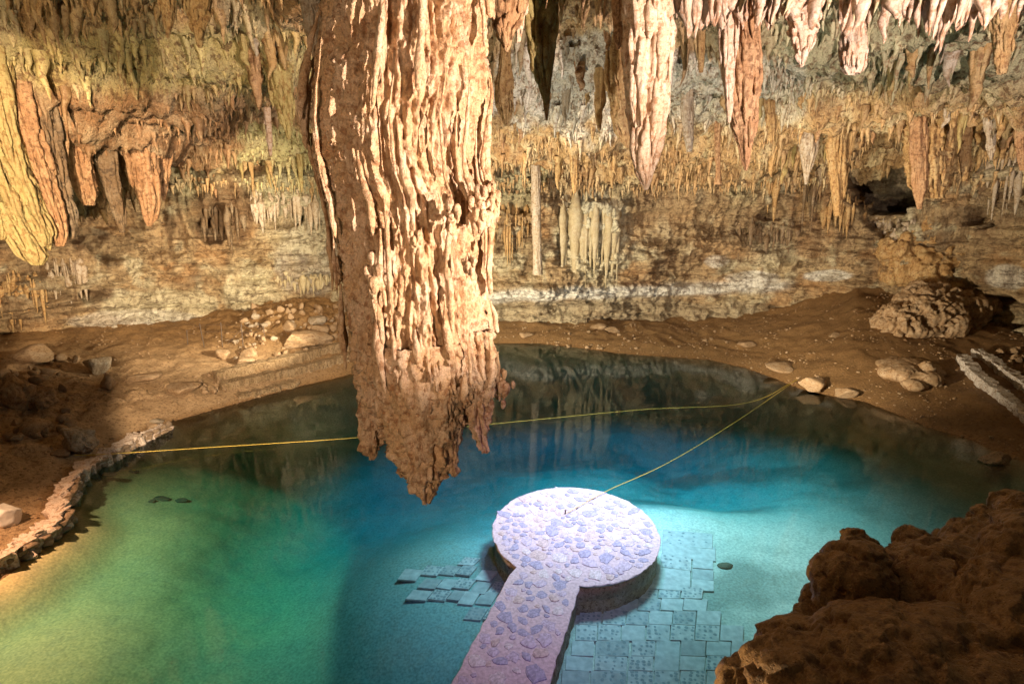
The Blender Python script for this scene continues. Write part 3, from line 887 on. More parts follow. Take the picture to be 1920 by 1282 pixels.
def curtain(x0, x1, y0, y1, mat, label, wid=9, lean=0.0, jag=0.75, fwd=-0.10, cat="flowstone curtain"):
    """A row of fused vertical ribs hanging down the wall, each ending at its own height."""
    o_ = None; parts_ = []
    px = x0
    while px < x1:
        a_, n_ = on_wall(px, y0 + RNG.uniform(-0.15, 0.3) * (y1 - y0)); b_, n2 = on_wall(px + lean, y1 - RNG.uniform(0, jag) * (y1 - y0) * (1 + 0.6 * abs(2 * (px - x0) / (x1 - x0) - 1)))
        m_ = 30; u_ = np.linspace(0, 1, m_)[:, None]
        f_ = fwd + RNG.uniform(0, 0.22)
        A_ = a_ + np.r_[n_ * f_, 0.25]; B_ = np.r_[(a_ + np.r_[n_ * f_, 0])[:2] * 0.65 + (b_ + np.r_[n2 * f_, 0])[:2] * 0.35, b_[2]]
        pth = A_ + (B_ - A_) * u_
        r_ = wid / F * A_[1] * RNG.choice([0.3, 0.45, 0.6, 1.0]) * np.clip(u_[:, 0] * 4, 0.25, 1) * (1 - u_[:, 0] ** 1.6 * 0.92)
        if o_ is None: o_ = A_.copy()
        parts_.append(tube(pth - o_, r_, 9, px, 0.45, 3.0, 0.15))
        px += wid * RNG.uniform(0.2, 0.6)
    return tag(link("flowstone_curtain", tubes_mesh("flowstone_curtain", parts_, mat), None, o_), label, cat)


for a_ in [(922, 990, 398, 505, M_OCHRE, "wide fluted flowstone curtain just right of the giant stalactite", 7),
           (380, 462, 398, 482, M_DARKF, "dark brown fluted curtain in the hollow of the left wall", 9),
           (470, 600, 372, 440, M_GREY, "greyish ribbed curtain between the dark one and the giant stalactite", 10),
           (-20, 85, 530, 628, M_OCHRE, "ribbed flowstone low on the wall at the left edge", 10),
           (90, 160, 500, 580, M_GREY, "small pale ribs beside the ribbed flowstone at the left edge", 7),
           (520, 660, 520, 565, M_CREAM, "cream ribs low on the left wall behind the rubble", 8),
           (1056, 1168, 372, 545, M_CREAM, "broad cream flowstone fall down the middle of the far wall", 17, 0.0, 0.3, -0.28),
           (1432, 1476, 300, 430, M_OCHRE, "honey coloured ribbed curtain below the small brown stalactite", 9),
           (1500, 1545, 330, 440, M_DARKF, "dark ribbed flowstone below the grey white draped stalactite", 9),
           (1548, 1640, 370, 450, M_OCHRE, "scalloped brown flowstone under the dark cave opening", 10),
           (1782, 1840, 240, 420, M_OCHRE, "tall ribbed curtain between massive column and right edge", 11),
           (1860, 1935, 300, 420, M_GREY, "pale ribbed curtain at the right edge", 10),
           (1236, 1312, 180, 285, M_OCHRE, "brown ribbed curtain in the shadow right of the long white stalactite", 10),
           (1380, 1500, 425, 500, M_DARKF, "thin dark streaky ribs across the middle of the right wall", 7),
           (1640, 1720, 420, 500, M_GREY, "pale ribs above the flowstone cascade", 10)]:
    curtain(*a_)

# ------------------------------------------------------------------ stalactites one can name
def H(pts, Y, mat, label, **kw):
    top = kw.pop('top', None)
    if top is None:
        x = at_y(sum(pts[0][1:]) / 2, pts[0][0], Y)[0]
        top = float(cz(x, Y)) + 0.5
    return hanging("stalactite", pts, Y, mat, label, top=top, **kw)


H([(0, 1166, 1262), (60, 1170, 1262), (120, 1172, 1258), (180, 1177, 1248), (240, 1183, 1240), (290, 1190, 1230), (325, 1197, 1224), (345, 1203, 1219), (356, 1208, 1214)], 11.5, M_PALE,
  "long pinkish white stalactite hanging in front of the far wall, longest on the right", n=84, M=200, strands=40, flute=0.16, lump=0.16)
H([(0, 1352, 1424), (50, 1352, 1418), (100, 1358, 1424), (150, 1364, 1424), (220, 1372, 1415), (260, 1381, 1412), (300, 1390, 1406), (320, 1396, 1401)], 13.0, M_RUST,
  "rust brown stalactite with a pale pointed tip, right of the long white one", n=64, M=170, strands=26)
H([(0, 1340, 1385), (80, 1352, 1380), (140, 1355, 1376), (200, 1360, 1374), (230, 1364, 1370)], 12.8, M_PALE, "pale slender stalactite grown against the rust brown one", strands=10)
H([(0, 972, 1046), (60, 984, 1040), (120, 998, 1034), (165, 1010, 1031), (198, 1020, 1026)], 14.5, M_OLIVE, "yellow green wedge shaped stalactite just right of the giant one", n=80, M=160, strands=16)
H([(90, 1020, 1040), (150, 1020, 1034), (200, 1021, 1030), (226, 1023, 1027)], 14.8, M_OCHRE, "thin brown stalactite touching the yellow green wedge", strands=4)
H([(0, 918, 988), (30, 924, 980), (60, 932, 962), (85, 942, 958), (98, 948, 953)], 9.6, M_RUST, "short knobbly rust stalactite beside the top of the giant one", strands=18, n=70)
H([(0, 960, 992), (30, 962, 985), (60, 966, 980), (80, 968, 976)], 9.9, M_PALE, "stubby pinkish stalactite at the top edge between rust and green ones", strands=8)
H([(100, 938, 958), (130, 934, 960), (160, 928, 963), (190, 930, 962), (215, 938, 960), (236, 946, 954)], 20.0, M_OCHRE, "brown bulb shaped stalactite seen beside the giant one", lump=0.15)
H([(150, 1064, 1085), (250, 1067, 1085), (310, 1069, 1084), (345, 1071, 1083), (362, 1074, 1080)], 32.0, M_OCHRE, "narrow brown column joining ceiling and ledge at the back", flute=0.15)
H([(170, 1040, 1052), (230, 1043, 1050), (275, 1045, 1048)], 30.0, M_OCHRE, "needle thin stalactite left of the narrow brown column", strands=2)
H([(150, 960, 972), (230, 962, 969), (285, 964, 967)], 27.0, M_OCHRE, "dark needle stalactite below the brown bulb", strands=2)
H([(300, 995, 1013), (400, 996, 1014), (470, 998, 1016), (515, 999, 1018)], 38.0, M_GREY, "smooth pale grey column standing against the far wall", flute=0.08, lump=0.08, strands=0)
H([(140, 1336, 1354), (250, 1340, 1352), (320, 1342, 1351), (346, 1340, 1354)], 30.0, M_RUST, "thin reddish stalactite reaching down to the back ledge", strands=3)
H([(150, 1136, 1182), (200, 1146, 1186), (240, 1152, 1188), (262, 1166, 1186), (278, 1174, 1182)], 21.0, M_OCHRE, "brown hollowed stalactite cluster left of the long white one", strands=14)
H([(0, 1146, 1170), (50, 1149, 1167), (80, 1151, 1165), (95, 1155, 1160)], 12.5, M_RUST, "short dark stalactite at the top left of the long white one", strands=6)
H([(60, 1306, 1322), (110, 1308, 1321), (136, 1310, 1318)], 20.0, M_OCHRE, "short square ended stalactite between the white and rust ones", strands=3)
H([(200, 1276, 1298), (260, 1283, 1300), (285, 1288, 1297)], 26.0, M_GREY, "small drape stalactite behind the long white one", strands=5)
H([(150, 1488, 1524), (220, 1494, 1532), (270, 1500, 1532), (310, 1505, 1521), (346, 1509, 1513)], 30.5, M_GREY, "grey white draped stalactite left of the dark cave opening", strands=12)
H([(130, 1546, 1604), (200, 1553, 1592), (300, 1552, 1582), (360, 1560, 1580), (405, 1565, 1578)], 30.0, M_OCHRE, "thick brown pillar of flowstone nearest the dark cave opening", strands=16, n=80)
H([(190, 1430, 1452), (240, 1440, 1455), (270, 1446, 1451)], 27.0, M_OCHRE, "small brown stalactite left of the grey white drape", strands=3)
H([(120, 1700, 1768), (200, 1704, 1776), (260, 1706, 1781), (320, 1708, 1778), (350, 1712, 1770), (372, 1735, 1765)], 27.0, M_OCHRE,
  "massive rough ochre column right of the dark cave opening", n=80, M=190, strands=40, flute=0.25)
H([(200, 1704, 1738), (300, 1708, 1736), (360, 1714, 1734), (392, 1721, 1728)], 26.6, M_RUST, "slim rusty tip hanging off the massive ochre column", strands=5)
H([(0, 1702, 1738), (60, 1706, 1736), (140, 1708, 1740), (200, 1712, 1738)], 22.0, M_OCHRE, "rough brown pillar rising above the massive ochre column", strands=12)
H([(40, 1858, 1902), (90, 1864, 1896), (120, 1866, 1890), (139, 1869, 1886)], 15.0, M_OCHRE, "blunt brown stalactite with a pinkish foot near the right edge", strands=12)
H([(40, 1578, 1622), (90, 1577, 1624), (125, 1580, 1618), (139, 1588, 1612)], 13.2, M_PALE, "square pink stalactite block with a ragged foot", strands=20)
H([(30, 1476, 1534), (80, 1488, 1524), (105, 1496, 1514), (126, 1500, 1506)], 12.4, M_PALE, "pink wedge stalactite with a dark point, in the right fringe", strands=14)
H([(220, 1798, 1822), (300, 1800, 1818), (340, 1804, 1814)], 27.0, M_OCHRE, "smooth honey coloured stalactite right of the massive column", strands=4)
H([(230, 1846, 1868), (280, 1852, 1864), (300, 1856, 1861)], 25.0, M_GREY, "small grey pointed stalactite beside the honey coloured one", strands=3)
H([(250, 1905, 1935), (300, 1910, 1930), (320, 1914, 1926)], 23.0, M_RUST, "rust stalactite cut by the right edge of the picture", strands=4)
# left curtain
H([(230, -70, -10), (330, -38, 22), (400, -6, 48), (450, 22, 72), (480, 44, 86), (497, 62, 80)], 16.2, M_OLIVE, "yellow draped blade of rock at the left edge, reaching lowest of the curtain", n=80, M=220, strands=34, flute=0.3)
H([(230, -20, 30), (330, 8, 58), (400, 34, 84), (440, 60, 98), (470, 76, 94)], 16.5, M_OLIVE, "second drape, yellowish brown, right behind the lowest one at the left edge", n=70, M=200, strands=24, flute=0.3)
H([(230, 20, 66), (330, 44, 94), (400, 72, 116), (440, 94, 124), (462, 106, 118)], 17.0, M_RUST, "brown drape filling the middle of the left curtain", n=70, M=200, strands=24, flute=0.3)
H([(230, 62, 104), (330, 86, 122), (400, 104, 138), (430, 118, 142), (447, 128, 140)], 17.5, M_DARKF, "narrow dark brown drape with a straight tip in the left curtain", n=60, M=180, strands=18, flute=0.3)
H([(230, -90, -40), (330, -70, -10), (400, -50, 12), (430, -30, 12), (450, -14, 6)], 15.8, M_OLIVE, "yellow drape cut off by the left edge of the picture", n=60, M=180, strands=18, flute=0.3)
H([(230, 106, 150), (300, 122, 166), (360, 146, 180), (385, 158, 176)], 19.0, M_RUST, "dark rusty stalactite between the brown drapes and the leaning tan one", strands=16, flute=0.3)
H([(240, 170, 215), (330, 190, 222), (400, 212, 232), (436, 225, 234)], 20.0, M_DARKF, "long leaning dark tan stalactite in the left curtain", strands=10)
H([(230, 225, 290), (320, 246, 296), (380, 262, 298), (410, 270, 292), (424, 276, 284)], 21.0, M_RUST, "brown stalactite with a forked dark tip, right end of the left curtain", strands=18)
H([(240, 290, 330), (310, 296, 318), (360, 302, 314), (376, 305, 309)], 22.0, M_RUST, "short brown stalactite at the right end of the left curtain", strands=8)
H([(130, 498, 548), (190, 512, 550), (230, 528, 550), (262, 538, 545)], 19.0, M_OLIVE, "yellow drape stalactite pointing down left of the giant one", strands=14)
H([(220, 494, 508), (260, 500, 511), (292, 505, 510)], 22.0, M_PALE, "small crooked white stalactite under the yellow drape", strands=2)
H([(0, 562, 602), (60, 574, 600), (100, 586, 599), (142, 590, 596)], 8.7, M_GREY, "slender grey drape beside the upper left of the giant stalactite", strands=10)
H([(0, 346, 396), (50, 360, 386), (90, 371, 379)], 13.0, M_OCHRE, "longest pointed stalactite of the upper left fringe", strands=8)
H([(0, 300, 330), (40, 306, 324), (72, 312, 317)], 12.6, M_OCHRE, "pointed stalactite second longest in the upper left fringe", strands=5)

# ------------------------------------------------------------------ fringes and the many small stalactites
TPL = {}
def template(key, mat, k):
    if (key, k) in TPL: return TPL[(key, k)]
    m = 22; u = np.linspace(0, 1, m)
    path = np.stack([0.25 * noise(u * 2.5, k * 5.3, 0.0) * u, 0.25 * noise(u * 2.5, k * 5.3, 9.0) * u, -u], -1)
    path[:, :2] *= 0.35
    prof = (1 - u) ** RNG.uniform(0.45, 0.9) * 0.13 * (1 + 0.35 * noise(u * 5, k * 3.3, 2.0)) + 0.006
    T = tube(path, prof, 10, k * 7.7, 0.35, 12.0, 0.15)
    parts = [T]
    for j in range(3):
        a = RNG.uniform(0, 6.28); l = RNG.uniform(0.3, 0.7); w = np.linspace(0, 1, 12)
        p2 = np.stack([0.10 * math.cos(a) * (1 - 0.3 * w), 0.10 * math.sin(a) * (1 - 0.3 * w), -l * w], -1)
        parts.append(tube(p2, 0.06 * (1 - w) ** 0.6 + 0.004, 7, k + j, 0.3, 12))
    TPL[(key, k)] = tubes_mesh("stalactite_shape", parts, mat)
    return TPL[(key, k)]


def where(px, table):
    return [t for k_, t in table if px >= k_][-1]


W_TOP = [(-999, "over the yellow drape at the left edge"), (130, "over the left curtain"), (290, "beside the two longest brown points"), (420, "over the yellow drape left of the giant stalactite"), (560, "against the left side of the giant stalactite"),
         (900, "beside the yellow green wedge"), (1050, "between the yellow green wedge and the long white stalactite"), (1165, "against the long white stalactite"), (1262, "between the long white and the rust brown stalactite"), (1350, "in front of the rust brown stalactite"),
         (1430, "left of the pink wedge stalactite"), (1500, "between pink wedge and square pink block"), (1590, "over the square pink block"), (1650, "above the dark cave opening"), (1720, "above the massive ochre column"), (1800, "left of the blunt brown stalactite"), (1870, "around the blunt brown stalactite"), ]
W_LEN = lambda l, a, b, c: "tiny" if l < a else ("short" if l < b else ("long" if l < c else "very long"))


def small_stalactite(p, length, width, key, mat, label, group):
    o = bpy.data.objects.new("stalactite", template(key, mat, random.randrange(7)))
    o.location = p
    o.rotation_euler = (0, 0, random.uniform(0, 6.28))
    s_ = width / 0.26
    o.scale = (s_, s_, length)
    COL.objects.link(o)
    tag(o, label, "stalactite", group)


# right front fringe, lit pink white
fr_x = [1265, 1300, 1340, 1430, 1480, 1500, 1540, 1600, 1650, 1690, 1740, 1755, 1800, 1815, 1850, 1900, 1960]
fr_y = [66, 84, 55, 58, 48, 70, 55, 86, 92, 60, 84, 112, 60, 104, 45, 62, 60]
count = 0
for i in range(95):
    px = RNG.uniform(1262, 1950); row = RNG.uniform(0, 1)
    tipy = np.interp(px, fr_x, fr_y) * (1.0 - 0.75 * row * RNG.uniform(0.3, 1)) + RNG.uniform(-12, 8)
    Y = 12.2 + 1.4 * RNG.uniform(-0.6, 0.9)
    tip = at_y(px, tipy, Y)
    topz = float(cz(tip[0], Y)) + 0.25
    ln = max(topz - tip[2], 0.35)
    wq = min(RNG.uniform(0.2, 0.58), ln * 0.6)
    small_stalactite((tip[0], Y, tip[2] + ln), ln, wq, "pale", M_PALE, W_LEN(ln, 0.8, 1.2, 1.9) + (" slim" if ln > 5.0 * wq else " stout" if ln < 3.2 * wq else "") + " pinkish white stalactite " + where(px, W_TOP), "pinkish white stalactites of the upper right fringe")
for i in range(80):
    px = RNG.uniform(-20, 600)
    tipy = 18 + 55 * RNG.uniform(0, 1) ** 2
    Y = 12.6 + RNG.uniform(-1.4, 1.4)
    tip = at_y(px, tipy, Y)
    topz = float(cz(tip[0], Y)) + 0.2
    ln = topz - tip[2]
    if ln < 0.25: ln = RNG.uniform(0.25, 0.5); 
    small_stalactite((tip[0], Y, topz), min(ln, 1.1), min(RNG.uniform(0.12, 0.25), ln * 0.5), "ochre", M_OCHRE, W_LEN(ln, 0.35, 0.6, 0.9) + " brown pointed stalactite " + where(px, W_TOP), "brown stalactites of the upper left fringe")
for i in range(26):
    px = RNG.uniform(930, 1400)
    tipy = 15 + 45 * RNG.uniform(0, 1) ** 2
    Y = 13.2 + RNG.uniform(-0.8, 1.2)
    tip = at_y(px, tipy, Y); topz = float(cz(tip[0], Y)) + 0.2
    ln = max(min(topz - tip[2], 1.6), 0.3)
    small_stalactite((tip[0], Y, topz), ln, min(RNG.uniform(0.14, 0.3), ln * 0.5), "rust", M_RUST, W_LEN(ln, 0.4, 0.8, 1.2) + " rusty stalactite hanging " + where(px, W_TOP), "rust stalactites of the upper middle fringe")

# middle distance stalactites on the tiers further back
MIDS = [("ochre", M_OCHRE, "brown"), ("rust", M_RUST, "rust red"), ("grey", M_GREY, "pale grey"), ("olive", M_OLIVE, "honey brown")]
LAND = [(0, "above the left curtain"), (330, "between the left curtain and the giant stalactite"), (640, "hidden partly by the giant stalactite"), (925, "above the cream flowstone fall"), (1180, "behind the long white stalactite"), (1430, "left of the dark cave opening"), (1700, "right of the dark cave opening")]
nm = 0
while nm < 100:
    cxm = RNG.uniform(-27, 27); cym = RNG.uniform(18, 37)
    i_ = int(np.clip((cxm - CX[0]) / (CX[1] - CX[0]), 0, len(CX) - 2)); j_ = int(np.clip((cym - CY[0]) / (CY[1] - CY[0]), 0, len(CY) - 2))
    if cdw[i_, j_] < 0.8: continue
    for q_ in range(random.randrange(3, 8)):
        x_ = cxm + RNG.normal() * 1.1; y_ = cym + RNG.normal() * 0.35; z_ = float(cz(x_, y_))
        a_, b_ = project(np.array([x_, y_, z_]))
        if not (-20 < a_ < 1940 and -40 < b_ < 380) or (600 < a_ < 915): continue
        l_ = RNG.uniform(0.6, 1.0) * random.choice([1, 1, 1.6, 2.3]); kk, mm, cn = MIDS[random.choices(range(4), [5, 3, 2, 2])[0]]
        zone = [t for k_, t in LAND if a_ >= k_][-1] if a_ >= 0 else LAND[0][1]
        small_stalactite((x_, y_, z_ + 0.15), l_, min(RNG.uniform(0.3, 0.6), l_ * 0.5), kk, mm, W_LEN(l_, 0.75, 1.0, 1.7) + " " + cn + " back stalactite " + zone, "stalactites of the back tiers"); nm += 1

# the mass of small ones
N = 60000
sx = RNG.uniform(-34, 34, N); sy = RNG.uniform(9.5, 42, N)
cd = np.interp(0, [0, 1], [0, 0]) + 0
ii = np.clip(((sx - CX[0]) / (CX[1] - CX[0])).astype(int), 0, len(CX) - 2); jj = np.clip(((sy - CY[0]) / (CY[1] - CY[0])).astype(int), 0, len(CY) - 2)
dwl = cdw[ii, jj]
hz = cz(sx, sy)
slope = (cz(sx, sy - 0.15) - cz(sx, sy + 0.15)) / 0.3        # falling away from the camera -> lip
clus = fbm(sx * 0.35, sy * 0.35, 5.0, 3)
pj, pk = project(np.stack([sx, sy, hz], -1))
vis = (pj > -80) & (pj < 2000) & (pk > -60) & (pk < 420) & (dwl > -0.3)
dens = np.clip(0.32 + 1.7 * clus + 0.6 * np.clip(slope, -0.5, 2) + 0.75 * sstep(-4, -8, sx) * sstep(25, 21, sy), 0.03, 1)
green = (pj > 1700) & (pk < 200) & (pk > 60)
dens = np.where(green, dens * 0.15, dens)
keep = vis & (RNG.uniform(0, 1, N) < dens * np.clip(18.0 / sy, 0.35, 1))
sx, sy, hz, slope, clus, pj, pk = [a[keep] for a in (sx, sy, hz, slope, clus, pj, pk)]
ln = (0.07 + 0.15 * RNG.uniform(0, 1, len(sx)) + 0.75 * RNG.uniform(0, 1, len(sx)) ** 5 * np.clip(0.4 + clus + 0.5 * slope, 0, 2)) * (0.85 + sy / 90)
wd = np.minimum(0.09 + 0.16 * RNG.uniform(0, 1, len(sx)) ** 1.5 + 0.18 * ln, ln * 0.95)
# wall tier fringes
N2 = 4500
si = RNG.integers(300, NS - 300, N2); zi = RNG.integers(160, 216, N2)
wp = np.stack([wX[si, zi] + nx[si] * 0.05, wY[si, zi] + ny[si] * 0.05, ZW_[si, zi]], -1)
ov = off[si, np.minimum(zi + 4, NZ - 1)] - off[si, np.maximum(zi - 6, 0)]
a_, b_ = project(wp)
k2 = (ov > 0.10) & (a_ > -60) & (a_ < 1980) & (hole[si, zi] < 0.2)
wp = wp[k2]
l2 = 0.2 + 0.9 * RNG.uniform(0, 1, len(wp)) ** 3
AX = np.r_[sx, wp[:, 0]]; AY = np.r_[sy, wp[:, 1]]; AZ = np.r_[hz + 0.04, wp[:, 2]]; AL = np.r_[ln, l2]; AW = np.r_[wd, 0.10 + 0.16 * RNG.uniform(0, 1, len(wp))]
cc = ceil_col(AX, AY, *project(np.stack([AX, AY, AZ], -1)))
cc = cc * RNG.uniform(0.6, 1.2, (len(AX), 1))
m = 5; ns = 5
u = np.linspace(0, 1, m)
prof = np.array([1.1, 0.8, 0.55, 0.3, 0.04])
th = np.linspace(0, 2 * math.pi, ns, endpoint=False)
rr = AW[:, None, None] / 2 * prof[None, None, :] * (1 + 0.3 * RNG.normal(size=(len(AX), ns, m)) * 0.6)
jx = np.cumsum(RNG.normal(size=(len(AX), 1, m)) * 0.04, -1) * AL[:, None, None]
jy = np.cumsum(RNG.normal(size=(len(AX), 1, m)) * 0.04, -1) * AL[:, None, None]
VX = AX[:, None, None] + jx + rr * np.cos(th)[None, :, None]
VY = AY[:, None, None] + jy + rr * np.sin(th)[None, :, None]
VZ = AZ[:, None, None] + 0.05 - (AL[:, None, None] + 0.05) * u[None, None, :] + 0 * rr
V = np.stack([VX, VY, VZ], -1).reshape(-1, 3)
fq = grid_faces(ns, m, True)
FQ = (fq[None] + (np.arange(len(AX)) * ns * m)[:, None, None]).reshape(-1, 4)
CC = np.repeat(cc, ns * m, 0)
tag(link("small_stalactites", raw_mesh("small_stalactites", V, FQ, M_FRINGE, True, CC)), "thousands of tiny tan stalactites covering the cave ceiling", "stalactites", kind="stuff")
print("small stalactites", len(AX))

# ------------------------------------------------------------------ the platform
ZP = 0.22
c0 = at_z(1078, 913, ZP); c1 = at_z(1078, 1098, ZP)
pc = (c0 + c1) / 2
PR = (c0[1] - c1[1]) / 2
PRw = (at_z(1236, 1003, ZP)[0] - at_z(920, 1003, ZP)[0]) / 2
print("platform", pc, PR, PRw)
wl0 = at_z(958, 1070, ZP)[:2]; wl1 = at_z(845, 1282, ZP)[:2]; wr0 = at_z(1087, 1100, ZP)[:2]; wr1 = at_z(1031, 1282, ZP)[:2]
wdl = (wl1 - wl0) / np.linalg.norm(wl1 - wl0); wdr = (wr1 - wr0) / np.linalg.norm(wr1 - wr0)
wl2 = wl1 + wdl * 7.0; wr2 = wr1 + wdr * 7.0
aL = math.atan2((wl0[1] - pc[1]) / PR, (wl0[0] - pc[0]) / PRw); aR = math.atan2((wr0[1] - pc[1]) / PR, (wr0[0] - pc[0]) / PRw)
a0 = aR; a1 = aL
while a1 < a0: a1 += 2 * math.pi
arc = np.linspace(a0, a1, 150)
ring = [np.array([pc[0] + PRw * math.cos(a), pc[1] + PR * math.sin(a)]) for a in arc]
lft = [wl0 + (wl2 - wl0) * t for t in np.linspace(0.01, 1, 90)]
rgt = [wr2 + (wr0 - wr2) * t for t in np.linspace(0, 0.99, 90)]
outl = np.array(ring + lft + rgt)
ctr = outl.mean(0)
tn = np.roll(outl, -1, 0) - np.roll(outl, 1, 0); tn /= np.linalg.norm(tn, axis=1)[:, None]
on = np.stack([tn[:, 1], -tn[:, 0]], -1)
K = len(outl)
lev = [ZP, ZP - 0.02, ZP - 0.10, ZP - 0.2, ZP - 0.32, ZP - 0.5, ZP - 0.8, -1.4, -2.2]
V = []
for j, z in enumerate(lev):
    jit = 0.035 * fbm(outl[:, 0] * 4, outl[:, 1] * 4, z * 5.0, 3) + (0.0 if j < 2 else -0.07 - 0.03 * min(j, 5) * 0)
    if j == 0: jit = jit - 0.015
    q = outl + on * np.asarray(jit)[:, None]
    V.append(np.c_[q, np.full(K, z) + (0.0 if j == 0 else 0.02 * noise(outl[:, 0] * 5, outl[:, 1] * 5, z))])
V = np.vstack(V)
loops = []; starts = []; tot = []
loops += list(range(K)); starts.append(0); tot.append(K)
for j in range(len(lev) - 1):
    for i in range(K):
        i2 = (i + 1) % K
        starts.append(len(loops)); tot.append(4)
        loops += [j * K + i, (j + 1) * K + i, (j + 1) * K + i2, j * K + i2]
plat = empty("stone_platform", (pc[0], pc[1], 0))
V[:, :2] -= pc[:2]
me = raw_mesh("slab", V, (np.array(loops, np.int32), np.array(starts, np.int32), np.array(tot, np.int32)), M_MORTAR, False)
me.materials.append(M_KERB)
mi = np.zeros(len(starts), np.int32); mi[1 + K * 2:] = 1
me.polygons.foreach_set("material_index", mi)
link("slab", me, plat)
tag(plat, "round stone platform with a straight walkway rising from the turquoise pool", "platform")

# stones set in the mortar
def in_walk(p, mg):
    for a, b, s_ in ((wl0, wl2, 1), (wr0, wr2, -1)):
        v = b - a; cr = v[0] * (p[1] - a[1]) - v[1] * (p[0] - a[0])
        if s_ * cr / np.linalg.norm(v) < mg: return False
    return p[1] < pc[1] and p[1] > 6.4
pts_ = []
tries = 0
while tries < 30000 and len(pts_) < 296:
    tries += 1
    if tries % 5 < 3:
        a = RNG.uniform(0, 2 * math.pi); r_ = math.sqrt(RNG.uniform(0, 1))
        p = np.array([pc[0] + (PRw - 0.2) * r_ * math.cos(a), pc[1] + (PR - 0.2) * r_ * math.sin(a)])
    else:
        p = np.array([RNG.uniform(wl2[0] - 1, wr0[0] + 1), RNG.uniform(6.5, pc[1])])
        if not in_walk(p, 0.16): continue
    rad_ = RNG.uniform(0.12, 0.27) * (1 if tries < 9000 else 0.6)
    if all((p[0] - q[0]) ** 2 + (p[1] - q[1]) ** 2 > (0.80 * (rad_ + q[2]) + 0.01) ** 2 for q in pts_):
        pts_.append((p[0], p[1], rad_))
for (x, y, r_) in pts_:
    k = random.randrange(8, 12)
    a = np.sort(np.linspace(0, 2 * math.pi, k, endpoint=False) + RNG.uniform(-0.2, 0.2, k))
    rr = r_ * RNG.uniform(0.62, 1.12, k); ex = RNG.uniform(0.75, 1.25); rot = RNG.uniform(0, 3.14)
    X = rr * np.cos(a) * ex; Yv = rr * np.sin(a) / ex
    X, Yv = X * math.cos(rot) - Yv * math.sin(rot), X * math.sin(rot) + Yv * math.cos(rot)
    h = RNG.uniform(0.006, 0.028)
    V = np.vstack([np.c_[X, Yv, np.full(k, -0.01)], np.c_[X * 0.93, Yv * 0.93, np.full(k, h * 0.75)], np.c_[X * 0.72, Yv * 0.72, h + RNG.uniform(-0.004, 0.006, k)]])
    lp = []; st = []; to = []
    for j in range(2):
        for i in range(k):
            i2 = (i + 1) % k; st.append(len(lp)); to.append(4); lp += [j * k + i, j * k + i2, (j + 1) * k + i2, (j + 1) * k + i]
    st.append(len(lp)); to.append(k); lp += [2 * k + i for i in range(k)]
    me = raw_mesh("stone", V, (np.array(lp, np.int32), np.array(st, np.int32), np.array(to, np.int32)), M_PSTONE[random.choices([0, 1, 2, 3], [5, 5, 2, 3])[0]], False)
    link("stone", me, plat, (x - pc[0], y - pc[1], ZP))

# ------------------------------------------------------------------ sunken tiles
TZ = -0.60
def cpx_(x, y): return 700 + x / 2.6667, 880 + y / 2.6667
TILES = []
# crop coordinates: (left x, right x, top y, bottom y, lean) rows read off the photograph
rows = [
    (298, 376, [(1445, 1700)], 20, 0), (366, 438, [(1440, 1715)], 20, 0), (420, 486, [(1436, 1592)], 18, 0), (440, 490, [(1596, 1700)], 8, 0), (468, 540, [(1390, 1588)], 22, 0), (493, 545, [(1594, 1702)], 8, 0),
    (524, 596, [(1372, 1588)], 12, 0), (545, 602, [(1590, 1704)], 6, 0),
    (582, 640, [(1200, 1316), (1316, 1424), (1426, 1536), (1540, 1648)], 6, 4), (640, 702, [(1095, 1210), (1210, 1322), (1322, 1436), (1438, 1550), (1550, 1670)], 6, 4),
    (655, 740, [(1040, 1095)], 6, 4), (702, 772, [(1030, 1140), (1148, 1262), (1264, 1378), (1380, 1496), (1498, 1614), (1616, 1738)], 6, 3),
    (772, 852, [(1010, 1120), (1122, 1236), (1240, 1360), (1364, 1484), (1486, 1608), (1610, 1732), (1734, 1852)], 6, 2),
    (852, 928, [(990, 1104), (1108, 1280), (1290, 1410), (1412, 1534), (1536, 1662), (1664, 1788), (1790, 1880)], 5, 2),
    (928, 1002, [(960, 1100), (1104, 1270), (1276, 1400), (1404, 1530), (1532, 1660), (1664, 1790)], 4, 2), (1002, 1075, [(940, 1080), (1084, 1266), (1270, 1400), (1404, 1532), (1534, 1664), (1666, 1790)], 4, 2)]
for y0, y1, cells, tilt, lean in rows:
    for x0, x1 in cells:
        TILES.append([(x0 + lean, y0), (x1 + lean, y0 + tilt), (x1 - lean, y1 + tilt), (x0 - lean, y1)])
lrows = [(436, 472, [(440, 522)]), (476, 522, [(250, 340), (345, 425), (430, 505)]), (494, 548, [(140, 236)]), (500, 550, [(525, 606)]), (540, 590, [(240, 330), (335, 408), (412, 500)]), (556, 614, [(500, 580), (590, 665)]),
         (598, 646, [(180, 285), (292, 380), (386, 450)]), (606, 668, [(440, 520), (528, 612)]), (660, 700, [(610, 700)]), (684, 746, [(470, 560), (566, 640)])]
for y0, y1, cells in lrows:
    for x0, x1 in cells:
        TILES.append([(x0 + 20, y0), (x1 + 16, y0 + 8), (x1 - 24, y1 + 8), (x0 - 22, y1)])
pav = empty("sunken_paving", (pc[0], pc[1], TZ))
tag(pav, "cracked cement tiles lying under the water around the platform", "paving")
o_ = np.array([pc[0], pc[1], TZ])
